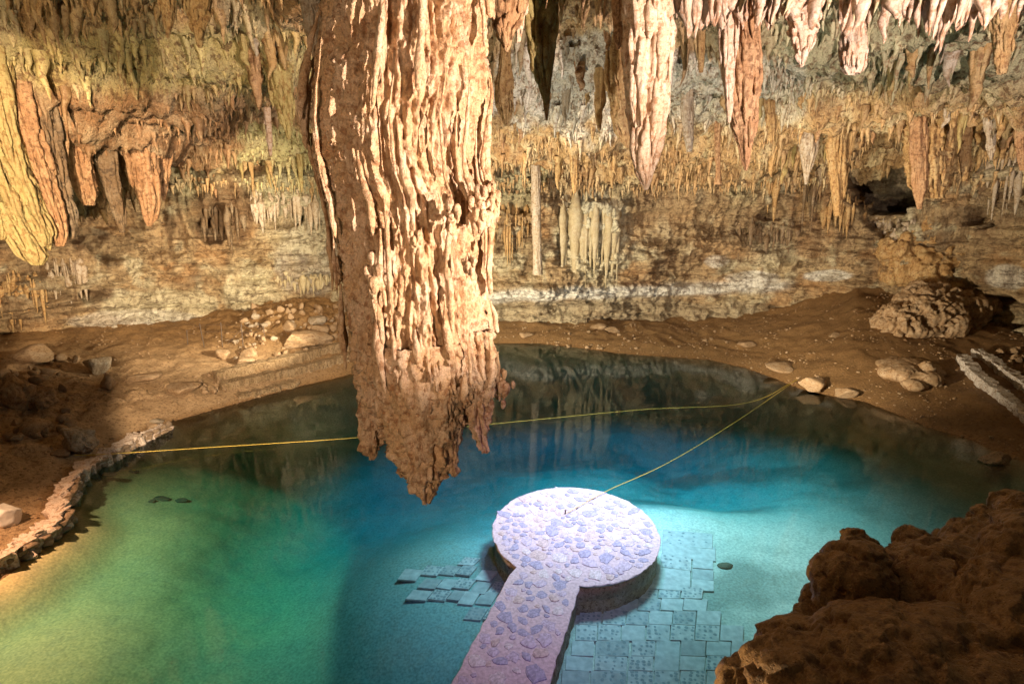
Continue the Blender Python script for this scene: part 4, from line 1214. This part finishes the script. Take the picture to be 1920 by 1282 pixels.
for T4 in TILES:
    z0 = TZ + RNG.uniform(-0.012, 0.02)
    q = np.array([at_z(*cpx_(x, y), z0) for x, y in T4])
    cen = q.mean(0); q = cen + (q - cen) * 0.975
    q[:, 2] += RNG.uniform(-0.012, 0.012, 4)
    b = q.copy(); b[:, 2] -= 0.055
    t_in = cen + (q - cen) * 0.985; q2 = q.copy(); q2[:, 2] -= 0.008
    V = np.vstack([b, q2, t_in]) - o_
    lp = []; st = []; to = []
    for j in range(2):
        for i in range(4):
            i2 = (i + 1) % 4; st.append(len(lp)); to.append(4); lp += [j * 4 + i, (j + 1) * 4 + i, (j + 1) * 4 + i2, j * 4 + i2]
    st.append(len(lp)); to.append(4); lp += [8, 11, 10, 9]
    lp = [v for v in lp]
    tl_ = link("tile", raw_mesh("tile", V, (np.array(lp, np.int32), np.array(st, np.int32), np.array(to, np.int32)), M_TILE[random.random() < 0.35], False), pav)
    if random.random() < 0.5:       # dark pebbles set in some tiles, joined: too small to pick apart
        Vs = []; lp = []; st = []; to = []
        for i in range(4):
            for j in range(4):
                if random.random() < 0.2: continue
                uu = (i + 0.5 + random.uniform(-.22, .22)) / 4; vv = (j + 0.5 + random.uniform(-.22, .22)) / 4
                p = (t_in[0] * (1 - uu) + t_in[1] * uu) * (1 - vv) + (t_in[3] * (1 - uu) + t_in[2] * uu) * vv
                p = p - o_; base = len(Vs); r_ = random.uniform(0.025, 0.05)
                for a in range(6):
                    an = a * math.pi / 3
                    Vs.append((p[0] + r_ * math.cos(an) * random.uniform(.8, 1.2), p[1] + r_ * math.sin(an) * random.uniform(.8, 1.2), p[2] + 0.006))
                st.append(len(lp)); to.append(6); lp += [base + a for a in range(6)]
        if Vs:
            pb = link("pebbles", raw_mesh("pebbles", np.array(Vs), (np.array(lp, np.int32), np.array(st, np.int32), np.array(to, np.int32)), M_TSTONE, False), tl_)
            pb["kind"] = "stuff"


# ------------------------------------------------------------------ rocks
def ico(sub):
    import bmesh
    bm = bmesh.new(); bmesh.ops.create_icosphere(bm, subdivisions=sub, radius=1.0)
    V = np.array([v.co[:] for v in bm.verts]); Fa = np.array([[v.index for v in f.verts] for f in bm.faces]); bm.free()
    return V, Fa


ICO = {k: ico(k) for k in (3, 4, 5)}


def rock_shape(name, seed, mat, sub=4, cuts=9, rough=0.12, rnd=0.0):
    V, Fa = ICO[sub]
    V = V.copy()
    rg = np.random.default_rng(seed)
    for i in range(cuts):
        nrm = rg.normal(size=3); nrm /= np.linalg.norm(nrm); d = rg.uniform(0.45, 0.85)
        k = np.clip(V @ nrm - d, 0, None)
        V = V - nrm * k[:, None] * (0.9 - rnd)
    nn = fbm(V[:, 0] * 1.3 + seed, V[:, 1] * 1.3, V[:, 2] * 1.3, 5)
    V = V * (1 + rough * nn)[:, None]
    return raw_mesh(name, V, Fa, mat, True)


SHAPES = [rock_shape("rock_shape", 100 + i, M_STONE, 4) for i in range(6)]
SHAPES_PALE = [rock_shape("rock_shape", 200 + i, M_GREY, 4) for i in range(3)]
SMALL = [rock_shape("rock_shape", 300 + i, M_STONE, 3) for i in range(6)]


def rock(px, py, wpx, hpx, label, shape, name="boulder", cat="boulder", group=None, sink=0.25, dz=0.0, depth=None):
    p = at_ground(px, py + hpx * 0.45)
    sc_ = (p[1] * cp + (CAMZ - p[2]) * sp) / F
    w_, h_ = wpx * sc_ / 2, hpx * sc_ / 2
    o = bpy.data.objects.new(name, shape)
    o.location = (p[0], p[1] + w_ * 0.3, p[2] + h_ * (1 - sink) + dz)
    o.scale = (w_, (depth or w_ * 0.8), h_ * 1.15)
    o.rotation_euler = (random.uniform(-.2, .2), random.uniform(-.15, .15), random.uniform(-.5, .5))
    COL.objects.link(o)
    tag(o, label, cat, group)
    return o


rock(140, 828, 66, 48, "pale knobbly boulder beside the low stone kerb at the left", rock_shape("rock_shape", 51, M_GREY, 5, 5, 0.35))
rock(562, 636, 118, 40, "long flat topped boulder lying above the steps", rock_shape("rock_shape", 52, M_STONE, 5, 12))
rock(596, 600, 38, 26, "rounded whitish boulder on top of the rubble slope", SHAPES_PALE[0])
rock(543, 610, 36, 24, "brown cracked boulder behind the long flat topped one", SHAPES[0])
rock(598, 616, 40, 20, "wedge boulder right under the rounded whitish one", SHAPES[1])
rock(468, 662, 40, 20, "dark block at the lower left of the rubble slope", SHAPES[2])
rock(456, 676, 46, 16, "flat pinkish block against the upper end of the steps", SHAPES[3])
rock(345, 727, 66, 24, "low flat brown boulder on the sandy beach", SHAPES[4])
rock(183, 682, 50, 44, "upright pale slab of rock under the wall overhang", SHAPES_PALE[1])
rock(201, 716, 30, 32, "smaller rock leaning below the upright pale slab", SHAPES[5])
rock(262, 708, 70, 16, "flat slab of rock half buried in the beach", SHAPES[1])
rock(420, 662, 30, 22, "brown rock between the rope fence and the rubble", SHAPES[4])
rock(292, 790, 26, 10, "white topped flat stone at the far end of the kerb", SHAPES_PALE[2])
rock(282, 800, 26, 12, "brown stone beside the white topped one at the kerb end", SHAPES[3])
rock(308, 798, 24, 12, "grey brown stone nearest the water at the kerb end", SHAPES[0])
rock(60, 665, 90, 34, "broad dark boulder under the overhang at the far left", SHAPES[2])
rock(20, 735, 60, 60, "rugged brown boulder at the left edge above the bank", rock_shape("rock_shape", 61, M_STONE, 5, 6, 0.3))
rock(65, 745, 56, 44, "rugged boulder with pale ridges second from the left edge", rock_shape("rock_shape", 62, M_STONE, 5, 6, 0.35))
rock(55, 800, 60, 34, "dark lump of rock below the two rugged boulders", SHAPES[5])
rock(30, 820, 26, 16, "small white stone on the dark left bank", SHAPES_PALE[0])
rock(115, 850, 40, 12, "flat leaning stone in front of the pale knobbly boulder", SHAPES[2])
rock(-5, 962, 90, 44, "white slab standing in for a lit patch of ground at the left edge", rock_shape("rock_shape", 63, simple("lit_patch_white", (0.75, 0.68, 0.6), 0.7, 5, 0.1), 4, 10), sink=0.7)  # white slab in place of a lit patch of ground
rock(1528, 722, 62, 30, "reddish brown rock at the waterline where the ropes meet", SHAPES[3])
rock(1590, 735, 50, 20, "low brown ledge rock at the waterline right of the rope rock", SHAPES[0])
rock(1470, 688, 60, 14, "flat ledge stone left of the rope rock", SHAPES[4])
rock(1400, 645, 44, 12, "thin ledge stone on the far right bank", SHAPES[1])
rock(1565, 628, 26, 9, "small stone on the slope left of the great boulder", SHAPES[2])
rock(1125, 612, 40, 12, "dark stone pile at the foot of the far wall", SHAPES[5])
rock(1150, 618, 34, 10, "brown stone in front of the far wall", SHAPES[2])
rock(985, 628, 30, 8, "small stone at the far waterline beside the giant stalactite", SHAPES[3])
# rubble
n_r = 0
for i in range(130):
    px = RNG.uniform(440, 660); py = 572 + (px - 440) * 0.0 + RNG.uniform(0, 1) * 105
    if py > 700 - (px - 440) * 0.22 - 12: continue
    s_ = RNG.uniform(7, 18) * (0.6 if RNG.uniform() < 0.5 else 1)
    rock(px, py, s_, s_ * 0.75, (("pale " if RNG.uniform() < 0 else "") + ("tiny" if s_ < 7 else "small" if s_ < 11 else "larger") + " angular stone " + ("beside the rope fence" if px < 500 else "left of the long flat topped boulder" if px < 530 else "around the long flat topped boulder" if px < 620 else "next to the giant stalactite") + (" high on the rubble" if py < 610 else " low on the rubble" if py > 645 else " midway up the rubble")), random.choice(SMALL if random.random() < 0.85 else SHAPES_PALE), "rock", "rock", "loose stones of the rubble slope"); n_r += 1
for i in range(46):
    px = RNG.uniform(0, 150); py = RNG.uniform(665, 830); s_ = RNG.uniform(10, 30)
    rock(px, py, s_, s_ * 0.7, (("small" if s_ < 17 else "larger") + " brown stone on the left bank " + ("at the left edge" if px < 40 else "below the upright pale slab" if px > 110 else "around the rugged boulders") + (" near the wall" if py < 700 else " near the kerb" if py > 770 else "")), random.choice(SMALL), "rock", "rock", "stones scattered on the left bank")
for i in range(26):
    px = RNG.uniform(1868, 1925); py = RNG.uniform(655, 700); s_ = RNG.uniform(9, 18)
    rock(px, py, s_, s_ * 0.8, (("small" if s_ < 13 else "larger") + " rounded stone in the heap " + ("at the right edge" if px > 1900 else "behind the rear masonry parapet")), random.choice(SMALL), "rock", "rock", "stone heap behind the right steps")
for i in range(22):
    px = RNG.uniform(375, 425); py = RNG.uniform(700, 735); s_ = RNG.uniform(6, 13)
    rock(px, py, s_, s_ * 0.8, (("tiny" if s_ < 9 else "small") + " pebble " + ("beside the low flat beach boulder" if px < 395 else "against the upper end of the steps")), random.choice(SMALL), "rock", "rock", "pebbles at the foot of the left steps")
for i in range(26):
    px = RNG.uniform(1020, 1380); py = RNG.uniform(615, 655); s_ = RNG.uniform(5, 11)
    rock(px, py, s_, s_ * 0.6, (("tiny" if s_ < 8 else "small") + " stone on the far bank " + ("below the cream flowstone fall" if px < 1180 else "below the white rock band" if px < 1290 else "near the thin ledge stone")), random.choice(SMALL), "rock", "rock", "small stones on the far bank")
# sunken stones
for (px, py, w_, lab) in [(205, 890, 30, "dark sunken stone nearest the kerb"), (250, 885, 24, "small sunken stone beside the kerb shadow"), (300, 937, 40, "long sunken stone in the green shallows"), (340, 940, 30, "round sunken stone right of the long one"), (285, 941, 20, "tiny sunken stone left of the long one"),
                          (1360, 1062, 34, "curved sunken stone right of the sunken tiles")]:
    p = at_z(px, py, -0.6); g_ = float(gz(p[0], p[1])); p = at_z(px, py, g_)
    o = bpy.data.objects.new("sunken_stone", rock_shape("sunken_shape", int(px), M_DARKSTONE, 3)); r_ = w_ / F * p[1] / 2
    o.location = (p[0], p[1], g_ + 0.03); o.scale = (r_, r_ * 0.6, 0.08); COL.objects.link(o); tag(o, lab, "stone")
# rock standing in the water at the right
p = at_z(1866, 862, 0.0)
o = bpy.data.objects.new("water_rock", rock_shape("rock_shape", 71, M_STONE, 5, 8, 0.25)); o.location = (p[0], p[1], 0.02); o.scale = (0.75, 0.4, 0.33); COL.objects.link(o)
tag(o, "ochre rock breaking the water near the right bank", "rock")


# blobs: smooth merged lumps, remeshed into one skin
def blob(name, balls, voxel, mat, amp=0.05, freq=2.0, seed=0.0, label=None, cat=None, flow=0.0, smooth=8):
    """balls: (x,y,z, rx,ry,rz)"""
    V, Fa = ICO[4]
    vs = []; fs = []; base = 0
    for b in balls:
        vs.append(V * np.array(b[3:6]) + np.array(b[:3])); fs.append(Fa + base); base += len(V)
    tmp = raw_mesh("tmp", np.vstack(vs), np.vstack(fs), None, False)
    ob = bpy.data.objects.new("tmp", tmp); COL.objects.link(ob)
    md = ob.modifiers.new("r", 'REMESH'); md.mode = 'VOXEL'; md.voxel_size = voxel
    sm = ob.modifiers.new("s", 'SMOOTH'); sm.factor = 0.5; sm.iterations = 3
    dg = bpy.context.evaluated_depsgraph_get()
    me = bpy.data.meshes.new_from_object(ob.evaluated_get(dg))
    bpy.data.objects.remove(ob)
    me.name = name
    nv = len(me.vertices)
    co = np.empty(nv * 3, np.float32); me.vertices.foreach_get("co", co); co = co.reshape(-1, 3)
    no_ = np.empty(nv * 3, np.float32); me.vertices.foreach_get("normal", no_); no_ = no_.reshape(-1, 3)
    d = amp * fbm(co[:, 0] * freq + seed, co[:, 1] * freq, co[:, 2] * freq * 0.8, 5, 2.05, 0.52)
    d = d - amp * 1.1 * sstep(0.95, 1.3, ridged(co[:, 0] * freq * 0.9 + seed, co[:, 1] * freq * 0.9, co[:, 2] * freq * 0.9, 3)) + amp * 0.10 * fbm(co[:, 0] * freq * 5 + seed, co[:, 1] * freq * 5, co[:, 2] * freq * 5, 3)
    if flow:
        d = d + flow * ridged(co[:, 0] * freq * 1.5, co[:, 1] * freq * 1.5, co[:, 2] * freq * 0.25, 3) * np.clip(1 - np.abs(no_[:, 2]), 0, 1)
    co = co + no_ * d[:, None]
    me.vertices.foreach_set("co", co.ravel())
    me.polygons.foreach_set("use_smooth", np.ones(len(me.polygons), bool))
    me.materials.clear(); me.materials.append(mat); me.update()
    ob = link(name, me)
    tag(ob, label, cat)
    return ob


def ball(px, py, Y, rpx, ry=1.0, rz=1.0, rx=1.0):
    p = at_y(px, py, Y); dep = Y * cp + (CAMZ - p[2]) * sp; r_ = rpx * dep / F
    return (p[0], p[1], p[2], r_ * rx, r_ * ry, r_ * rz)


def wball(px, py, rpx, ry=0.45, rz=1.0):
    p_, n_ = on_wall(px, py); r_ = rpx / F * (p_[1] * cp + (CAMZ - p_[2]) * sp)
    return (p_[0] + n_[0] * 0.15, p_[1] + n_[1] * 0.15, p_[2], r_, r_ * ry, r_ * rz)


# great boulder on the right bank
blob("great_boulder", [ball(1735, 600, 31.5, 62), ball(1690, 612, 31.0, 46), ball(1790, 590, 32, 48), ball(1740, 575, 32.5, 50), ball(1700, 640, 30.6, 26), ball(1760, 640, 30.8, 30), ball(1820, 575, 33, 36), ball(1665, 620, 31.4, 30)], 0.07, M_STONE, 0.28, 1.1, 4.0,
     "great rounded boulder coated with flowstone on the right bank", "boulder", 0.12)
blob("pale_mound", [ball(1690, 700, 26.2, 40, 1, .45), ball(1740, 712, 25.2, 26, 1, .6), ball(1738, 692, 25.9, 15, 1, 1), ball(1715, 722, 24.9, 22, 1, .5), ball(1700, 690, 27.0, 60, 1, .3)], 0.05, M_STONE, 0.05, 1.3, 8.0,
     "pale smooth mound with knobs on the right bank", "mound")
# flowstone lumps above the great boulder
blob("flowstone_cascade", [ball(1720, 500, 35.5, 50), ball(1770, 480, 35, 42), ball(1750, 530, 34.4, 44), ball(1690, 470, 36, 36), ball(1740, 440, 35.6, 40)], 0.09, M_OCHRE, 0.3, 1.0, 14.0, "cascade of brown flowstone on the wall above the great boulder", "flowstone", 0.25)

# foreground boulders, close to the camera
blob("foreground_boulder", [ball(1600, 1090, 4.4, 66, 1, 1.25), ball(1612, 1060, 4.45, 58, 1, .9), ball(1590, 1160, 4.3, 60), ball(1660, 1130, 4.5, 50)], 0.022, M_BOULDER, 0.050, 2.56, 1.0,
     "tall blocky brown boulder standing at the front of the foreground rocks", "boulder", 0.035)
blob("foreground_boulder", [ball(1780, 1120, 4.3, 110, 1, .95), ball(1720, 1160, 4.2, 80), ball(1850, 1105, 4.6, 100), ball(1760, 1070, 4.7, 56)], 0.025, M_BOULDER, 0.058, 2.24, 12.0,
     "broad domed boulder right of the tall blocky one", "boulder", 0.05)
blob("foreground_boulder", [ball(1885, 1050, 5.2, 92, 1, .9), ball(1800, 1070, 5.0, 48, 1, 1), ball(1950, 985, 5.6, 62), ball(1880, 1050, 5.0, 70)], 0.025, M_BOULDER, 0.050, 2.40, 22.0,
     "boulder slope rising to the right edge of the picture", "boulder", 0.03)
blob("foreground_boulder", [ball(1900, 1130, 3.7, 85), ball(1960, 1060, 3.9, 100), ball(1880, 1200, 3.6, 70)], 0.022, M_BOULDER, 0.043, 2.72, 32.0,
     "round boulder at the right edge in front of the domed one", "boulder", 0.03)
blob("foreground_ledge", [ball(1560, 1290, 3.5, 150, 1, .6), ball(1700, 1270, 3.4, 170, 1, .62), ball(1850, 1290, 3.3, 170, 1, .75), ball(1480, 1330, 3.6, 120, 1, .7), ball(1640, 1220, 3.6, 70, 1, .6), ball(2000, 1250, 3.4, 190)], 0.025, M_BOULDER, 0.050, 2.08, 42.0,
     "wide smooth brown ledge running along the lower right corner", "rock ledge", 0.05)
blob("foreground_boulder", [ball(1520, 1165, 4.3, 34), ball(1545, 1130, 4.7, 38), ball(1500, 1180, 4.3, 26), ball(1450, 1215, 4.3, 32, 1, .9), ball(1430, 1250, 4.2, 36), ball(1395, 1290, 4.2, 40)], 0.018, M_BOULDER, 0.05, 4.2, 52.0,
     "string of small round lumps stepping down beside the water", "boulder", 0.02)
blob("foreground_boulder", [ball(1603, 1012, 5.0, 26, 1, .9), ball(1620, 1030, 5.0, 30)], 0.016, M_BOULDER, 0.03, 5.0, 62.0, "small pointed rock peeking over the tall blocky boulder", "boulder", 0.01)
blob("foreground_boulder", [ball(1715, 1015, 5.0, 34, 1, .7), ball(1695, 1035, 4.9, 26, 1, .7)], 0.016, M_BOULDER, 0.03, 5.0, 72.0, "low dark rock behind the gap between the blocky and domed boulders", "boulder", 0.01)
blob("foreground_boulder", [ball(1815, 992, 6.0, 28, 1, .7), ball(1850, 978, 6.1, 34, 1, .8), ball(1900, 955, 6.2, 40, 1, .9), ball(1780, 1012, 5.9, 24, 1, .7)], 0.02, M_BOULDER, 0.05, 4.0, 82.0, "gravelly slope of rock at the back of the foreground group", "boulder", 0.01)
blob("foreground_boulder", [ball(1905, 985, 4.6, 34), ball(1930, 965, 4.7, 40)], 0.016, M_BOULDER, 0.03, 5.0, 92.0, "smooth nodule of rock with a yellowish side at the right edge", "boulder", 0.02)


# ------------------------------------------------------------------ masonry
def strip_wall(name, pts, height, width, mat, parent, seed=1.0, rough=0.06, down=0.5, step=0.08):
    """pts: world xy + top z; a rough low wall following them."""
    P_ = np.array(pts, float)
    d = np.r_[0, np.cumsum(np.linalg.norm(np.diff(P_[:, :2], axis=0), axis=1))]
    n_ = max(int(d[-1] / step), 8); s_ = np.linspace(0, d[-1], n_)
    Q = np.stack([np.interp(s_, d, P_[:, i]) for i in range(3)], -1)
    t_ = np.gradient(Q[:, :2], axis=0); t_ /= np.linalg.norm(t_, axis=1)[:, None] + 1e-9
    for k in range(4): t_[1:-1] = (t_[:-2] + t_[1:-1] + t_[2:]) / 3
    nn = np.stack([-t_[:, 1], t_[:, 0]], -1)
    prof = [(-.5, -down), (-.5, -down * 0.5), (-.5, -0.12), (-.5, -0.02), (-.485, 0), (-.2, 0.0), (0, .0), (.2, 0.0), (.485, 0), (.5, -0.02), (.5, -0.12), (.5, -down * .5), (.5, -down)]
    G = np.zeros((n_, len(prof), 3))
    for j, (a, b) in enumerate(prof):
        G[:, j, :2] = Q[:, :2] + nn * (a * width); G[:, j, 2] = Q[:, 2] + b
    r_ = rough * fbm(G[..., 0] * 3.2 + seed, G[..., 1] * 3.2, G[..., 2] * 4, 4)
    G[..., :2] += nn[:, None, :] * (r_ * np.sign(np.array([p[0] for p in prof]) + 1e-6)[None, :])[..., None]
    G[..., 2] += 0.45 * r_
    o = G[0, 6].copy() if parent is None else np.array(parent.location)
    # caps
    V = (G - o).reshape(-1, 3); Fq = grid_faces(n_, len(prof), flip=True)
    loops = list(Fq.ravel()); st = list(range(0, len(loops), 4)); to = [4] * len(st)
    k = len(prof)
    st.append(len(loops)); to.append(k); loops += list(range(k))
    st.append(len(loops)); to.append(k); loops += [(n_ - 1) * k + j for j in range(k - 1, -1, -1)]
    return link(name, raw_mesh(name, V, (np.array(loops, np.int32), np.array(st, np.int32), np.array(to, np.int32)), mat, False), parent)


M_STEP = rock_mat("step_masonry", (0.30, 0.20, 0.10), (0.40, 0.28, 0.16), (0.13, 0.07, 0.03), 3.4, 1.0, 0.06, False, 0.8, 0.0, 0.8, 0.6)
# kerb along the left bank, stones set along its face
KP = [(312, 786), (285, 800), (250, 815), (215, 838), (180, 856), (150, 872), (132, 893), (122, 915), (108, 932), (104, 948), (112, 962), (80, 990), (48, 1010), (10, 1032), (-40, 1058), (-120, 1100), (-220, 1150)]
kz = 0.42
kpts = [(*at_z(a, b, kz)[:2], kz - (0.22 if i < 2 else 0.0)) for i, (a, b) in enumerate(KP)]
kerb = empty("stone_kerb", (kpts[5][0], kpts[5][1], 0))
tag(kerb, "low crooked stone kerb holding the left bank above the water", "kerb")
strip_wall("coping", kpts, 0.4, 0.46, rock_mat("lit_coping", (0.60, 0.46, 0.36), (0.70, 0.60, 0.50), (0.34, 0.2, 0.11), 3.0, 1.0, 0.05, False, 0.8, 0.0, 0.8, 0.6), kerb, 3.0, 0.22, 0.9)  # coping paled towards pink so that it looks lit
kd = catmull(np.array(kpts)[:, :2], 8)
al = np.r_[0, np.cumsum(np.linalg.norm(np.diff(kd, axis=0), axis=1))]
KS = [rock_shape("kerb_stone_shape", 400 + i, M_KERB, 3, 8) for i in range(5)]
q = 0.2
while q < al[-1]:
    x = np.interp(q, al, kd[:, 0]); y = np.interp(q, al, kd[:, 1])
    x2 = np.interp(q + 0.1, al, kd[:, 0]); y2 = np.interp(q + 0.1, al, kd[:, 1])
    tx_, ty_ = x2 - x, y2 - y; l_ = math.hypot(tx_, ty_) + 1e-6
    for zz_ in (0.05, 0.25):
        s_ = RNG.uniform(0.14, 0.22)
        o = link("stone", random.choice(KS), kerb, (x - ty_ / l_ * 0.19 * 1 - kerb.location[0], y + tx_ / l_ * 0.19 - kerb.location[1], zz_ + RNG.uniform(-.04, .04)))
        o.scale = (s_ * 1.2, s_ * 0.7, s_ * 0.75); o.rotation_euler = (0, 0, math.atan2(ty_, tx_) + RNG.uniform(-.2, .2))
    q += RNG.uniform(0.26, 0.4)


def gline(pl, lift):
    out = []
    for a, b in pl:
        p = at_ground(a, b); out.append((p[0], p[1], p[2] + lift))
    return out


st_ = empty("stone_steps", at_ground(530, 700))
tag(st_, "long low stone and mortar steps descending to the water at the left", "steps")
strip_wall("step", gline([(404, 712), (470, 695), (540, 680), (600, 664), (662, 648)], 0.42), 0.4, 0.55, M_STEP, st_, 5.0, 0.13, 1.0)
strip_wall("step", gline([(414, 730), (480, 715), (560, 697), (620, 682), (672, 668)], 0.34), 0.4, 0.5, M_STEP, st_, 7.0, 0.13, 1.0)
strip_wall("step", gline([(444, 744), (500, 733), (556, 717)], 0.16), 0.4, 0.45, M_STEP, st_, 9.0, 0.16, 0.8)
M_LIME = rock_mat("limewashed_masonry", (0.50, 0.44, 0.38), (0.64, 0.60, 0.54), (0.20, 0.13, 0.08), 3.5, 0.8, 0.03, False, 0.8, 0.0, 0.7, 0.6)
for pl, lab, wd_ in (([(1798, 676), (1830, 712), (1870, 745), (1925, 788), (1990, 840)], "pale masonry parapet nearer the water at the right edge", 0.5), ([(1828, 666), (1870, 694), (1925, 732), (1990, 775)], "pale masonry parapet behind the nearer one at the right edge", 0.5)):
    w_o = strip_wall("masonry_parapet", gline(pl, 0.35), 0.4, wd_, M_LIME, None, 11.0, 0.13, 1.0)
    # origin at its foot
    tag(w_o, lab, "parapet"); w_o.location = gline(pl, 0.35)[0]


# ------------------------------------------------------------------ ropes, pegs and the rope fence
def rope(name, pts, r_, mat, parent=None, sag=0.0):
    P_ = catmull(np.array(pts), 30)
    n_ = 6
    t_ = np.gradient(P_, axis=0); t_ /= np.linalg.norm(t_, axis=1)[:, None]
    up_ = np.array([0, 0, 1.0]); s1 = np.cross(t_, up_); s1 /= np.linalg.norm(s1, axis=1)[:, None] + 1e-9; s2 = np.cross(s1, t_)
    th_ = np.linspace(0, 2 * math.pi, n_, endpoint=False)
    V = P_[None] + r_ * (np.cos(th_)[:, None, None] * s1[None] + np.sin(th_)[:, None, None] * s2[None])
    o = P_[0] if parent is None else np.array(parent.location)
    return link(name, raw_mesh(name, (V - o).reshape(-1, 3), grid_faces(n_, len(P_), True), mat), parent, P_[0] if parent is None else None)


e0 = at_ground(1495, 716); e0[2] += 0.15
r1 = rope("mooring_rope", [tuple(at_z(140, 853, .48)), tuple(at_z(200, 851, .42)), tuple(at_z(400, 838, .16)), tuple(at_z(672, 820, .08)), tuple(at_z(920, 795, .07)), tuple(at_z(1200, 768, .08)), tuple(at_z(1400, 755, .14)), tuple(e0)], 0.011, M_ROPE)
tag(r1, "yellow rope stretched across the pool from kerb to right bank", "rope")
r2 = rope("mooring_rope", [tuple(e0), tuple(at_z(1380, 790, .36)), tuple(at_z(1255, 866, .32)), tuple(at_z(1140, 919, .28)), tuple(at_z(1062, 962, .28))], 0.010, M_ROPE)
tag(r2, "thin yellow rope from the right bank to the peg on the platform", "rope")
pk_ = at_z(1060, 963, ZP)
pm = [np.stack([np.full(8, 0.0), np.full(8, 0.0), np.linspace(0, 0.11, 8)], -1)]
tag(link("peg", tubes_mesh("peg", [tube(pm[0], np.full(8, 0.022), 10, 1.0, 0.1), tube(np.stack([np.zeros(6), np.zeros(6), np.linspace(.1, .13, 6)], -1), np.array([.001, .035, .04, .04, .03, .001]), 10, 1.0, 0.05)], M_POST), None, pk_), "small iron peg holding the rope on the round platform", "peg")
kn_ = at_z(1255, 866, .34)
fe = empty("rope_fence", at_ground(414, 652))
tag(fe, "fence of thin dark rods strung with thin cord on the left slope", "fence")
fp = []
for (x0, y0, x1, y1) in [(352, 646, 350, 618), (383, 650, 374, 606), (417, 650, 414, 604), (456, 651, 452, 606), (497, 640, 494, 612)]:
    b_ = at_ground(x0, y0); t_p = at_y(x1, y1, b_[1])
    u_ = np.linspace(0, 1, 12)[:, None]
    pth = b_ + (t_p - b_) * u_; pth[0, 2] -= 0.1
    link("post", tubes_mesh("post", [tube(pth - np.array(fe.location), np.full(12, 0.028), 7, x0, 0.25)], M_POST), fe)
    fp.append((b_, t_p))
for f_ in (0.9, 0.62):
    rope("cord", [tuple(b_ + (t_p - b_) * f_) for b_, t_p in fp], 0.008, M_POST, fe)
br0 = at_ground(426, 645); br1 = at_y(452, 618, fp[3][0][1])
link("brace", tubes_mesh("brace", [tube(br0 + (br1 - br0) * np.linspace(0, 1, 10)[:, None] - np.array(fe.location), np.full(10, 0.03), 6, 3.0, 0.2)], M_POST), fe)

blob("shade_ledge", [(-5.75, 0.05, 7.75, .9, .9, .85), (-6.3, -0.6, 6.6, 1.2, 1.2, 1.4), (-5.6, 0.3, 6.9, .75, .7, .7), (-6.4, -0.2, 8.3, .8, .8, .65), (-5.6, 0.1, 8.15, .6, .6, .6), (-7.4, -0.4, 8.2, .9, .9, .7), (-6.0, 0.1, 5.2, 1.1, 1.0, 1.2), (-6.5, -.6, 3.5, 1.6, 1.5, 2.0), (-7, -1, 1, 2, 2, 2.5)], 0.08, M_BOULDER, 0.25, 1.6, 5.0,  # unseen ledge added to throw shade on the left bank
     "added unseen rock ledge left of the viewpoint, shading the left bank", "rock ledge", 0.1)


# loose grit on the banks: far too many to count
import bmesh as _bm
_b = _bm.new(); _bm.ops.create_icosphere(_b, subdivisions=1, radius=1.0)
gV = np.array([v.co[:] for v in _b.verts]); gF = np.array([[v.index for v in f.verts] for f in _b.faces]); _b.free()
NG = 60000
gx_ = RNG.uniform(-30, 30, NG); gy_ = RNG.uniform(9, 42, NG)
fi = np.clip(((gx_ - GX[0]) / (GX[1] - GX[0])).round().astype(int), 0, len(GX) - 1); fj = np.clip(((gy_ - GY[0]) / (GY[1] - GY[0])).round().astype(int), 0, len(GY) - 1)
gclu = fbm(gx_ * 0.5, gy_ * 0.5, 3.0, 4) + 0.5 * np.exp(-_ds[fi, fj] / 0.8)
ok_ = (~_in[fi, fj]) & (_dw[fi, fj] > 0.3) & (RNG.uniform(0, 1, NG) < np.clip(0.12 + 0.6 * gclu, 0.0, 0.8))
gx_, gy_ = gx_[ok_][:9000], gy_[ok_][:9000]
gs_ = 0.015 + 0.06 * RNG.uniform(0, 1, len(gx_)) ** 4 + 0.012 * RNG.uniform(0, 1, len(gx_))
gp = gV[None] * (1 + 0.3 * RNG.normal(size=(len(gx_), len(gV), 1))).clip(0.5, 1.5) * gs_[:, None, None] * np.array([1.2, 1.0, 0.7])
gp = gp + np.stack([gx_, gy_, gz(gx_, gy_) + gs_ * 0.3], -1)[:, None, :]
gf = (gF[None] + (np.arange(len(gx_)) * len(gV))[:, None, None]).reshape(-1, 3)
tag(link("gravel", raw_mesh("gravel", gp.reshape(-1, 3), gf, M_STONE, False)), "fine grit and pebbles strewn over the earth banks", "gravel", kind="stuff")
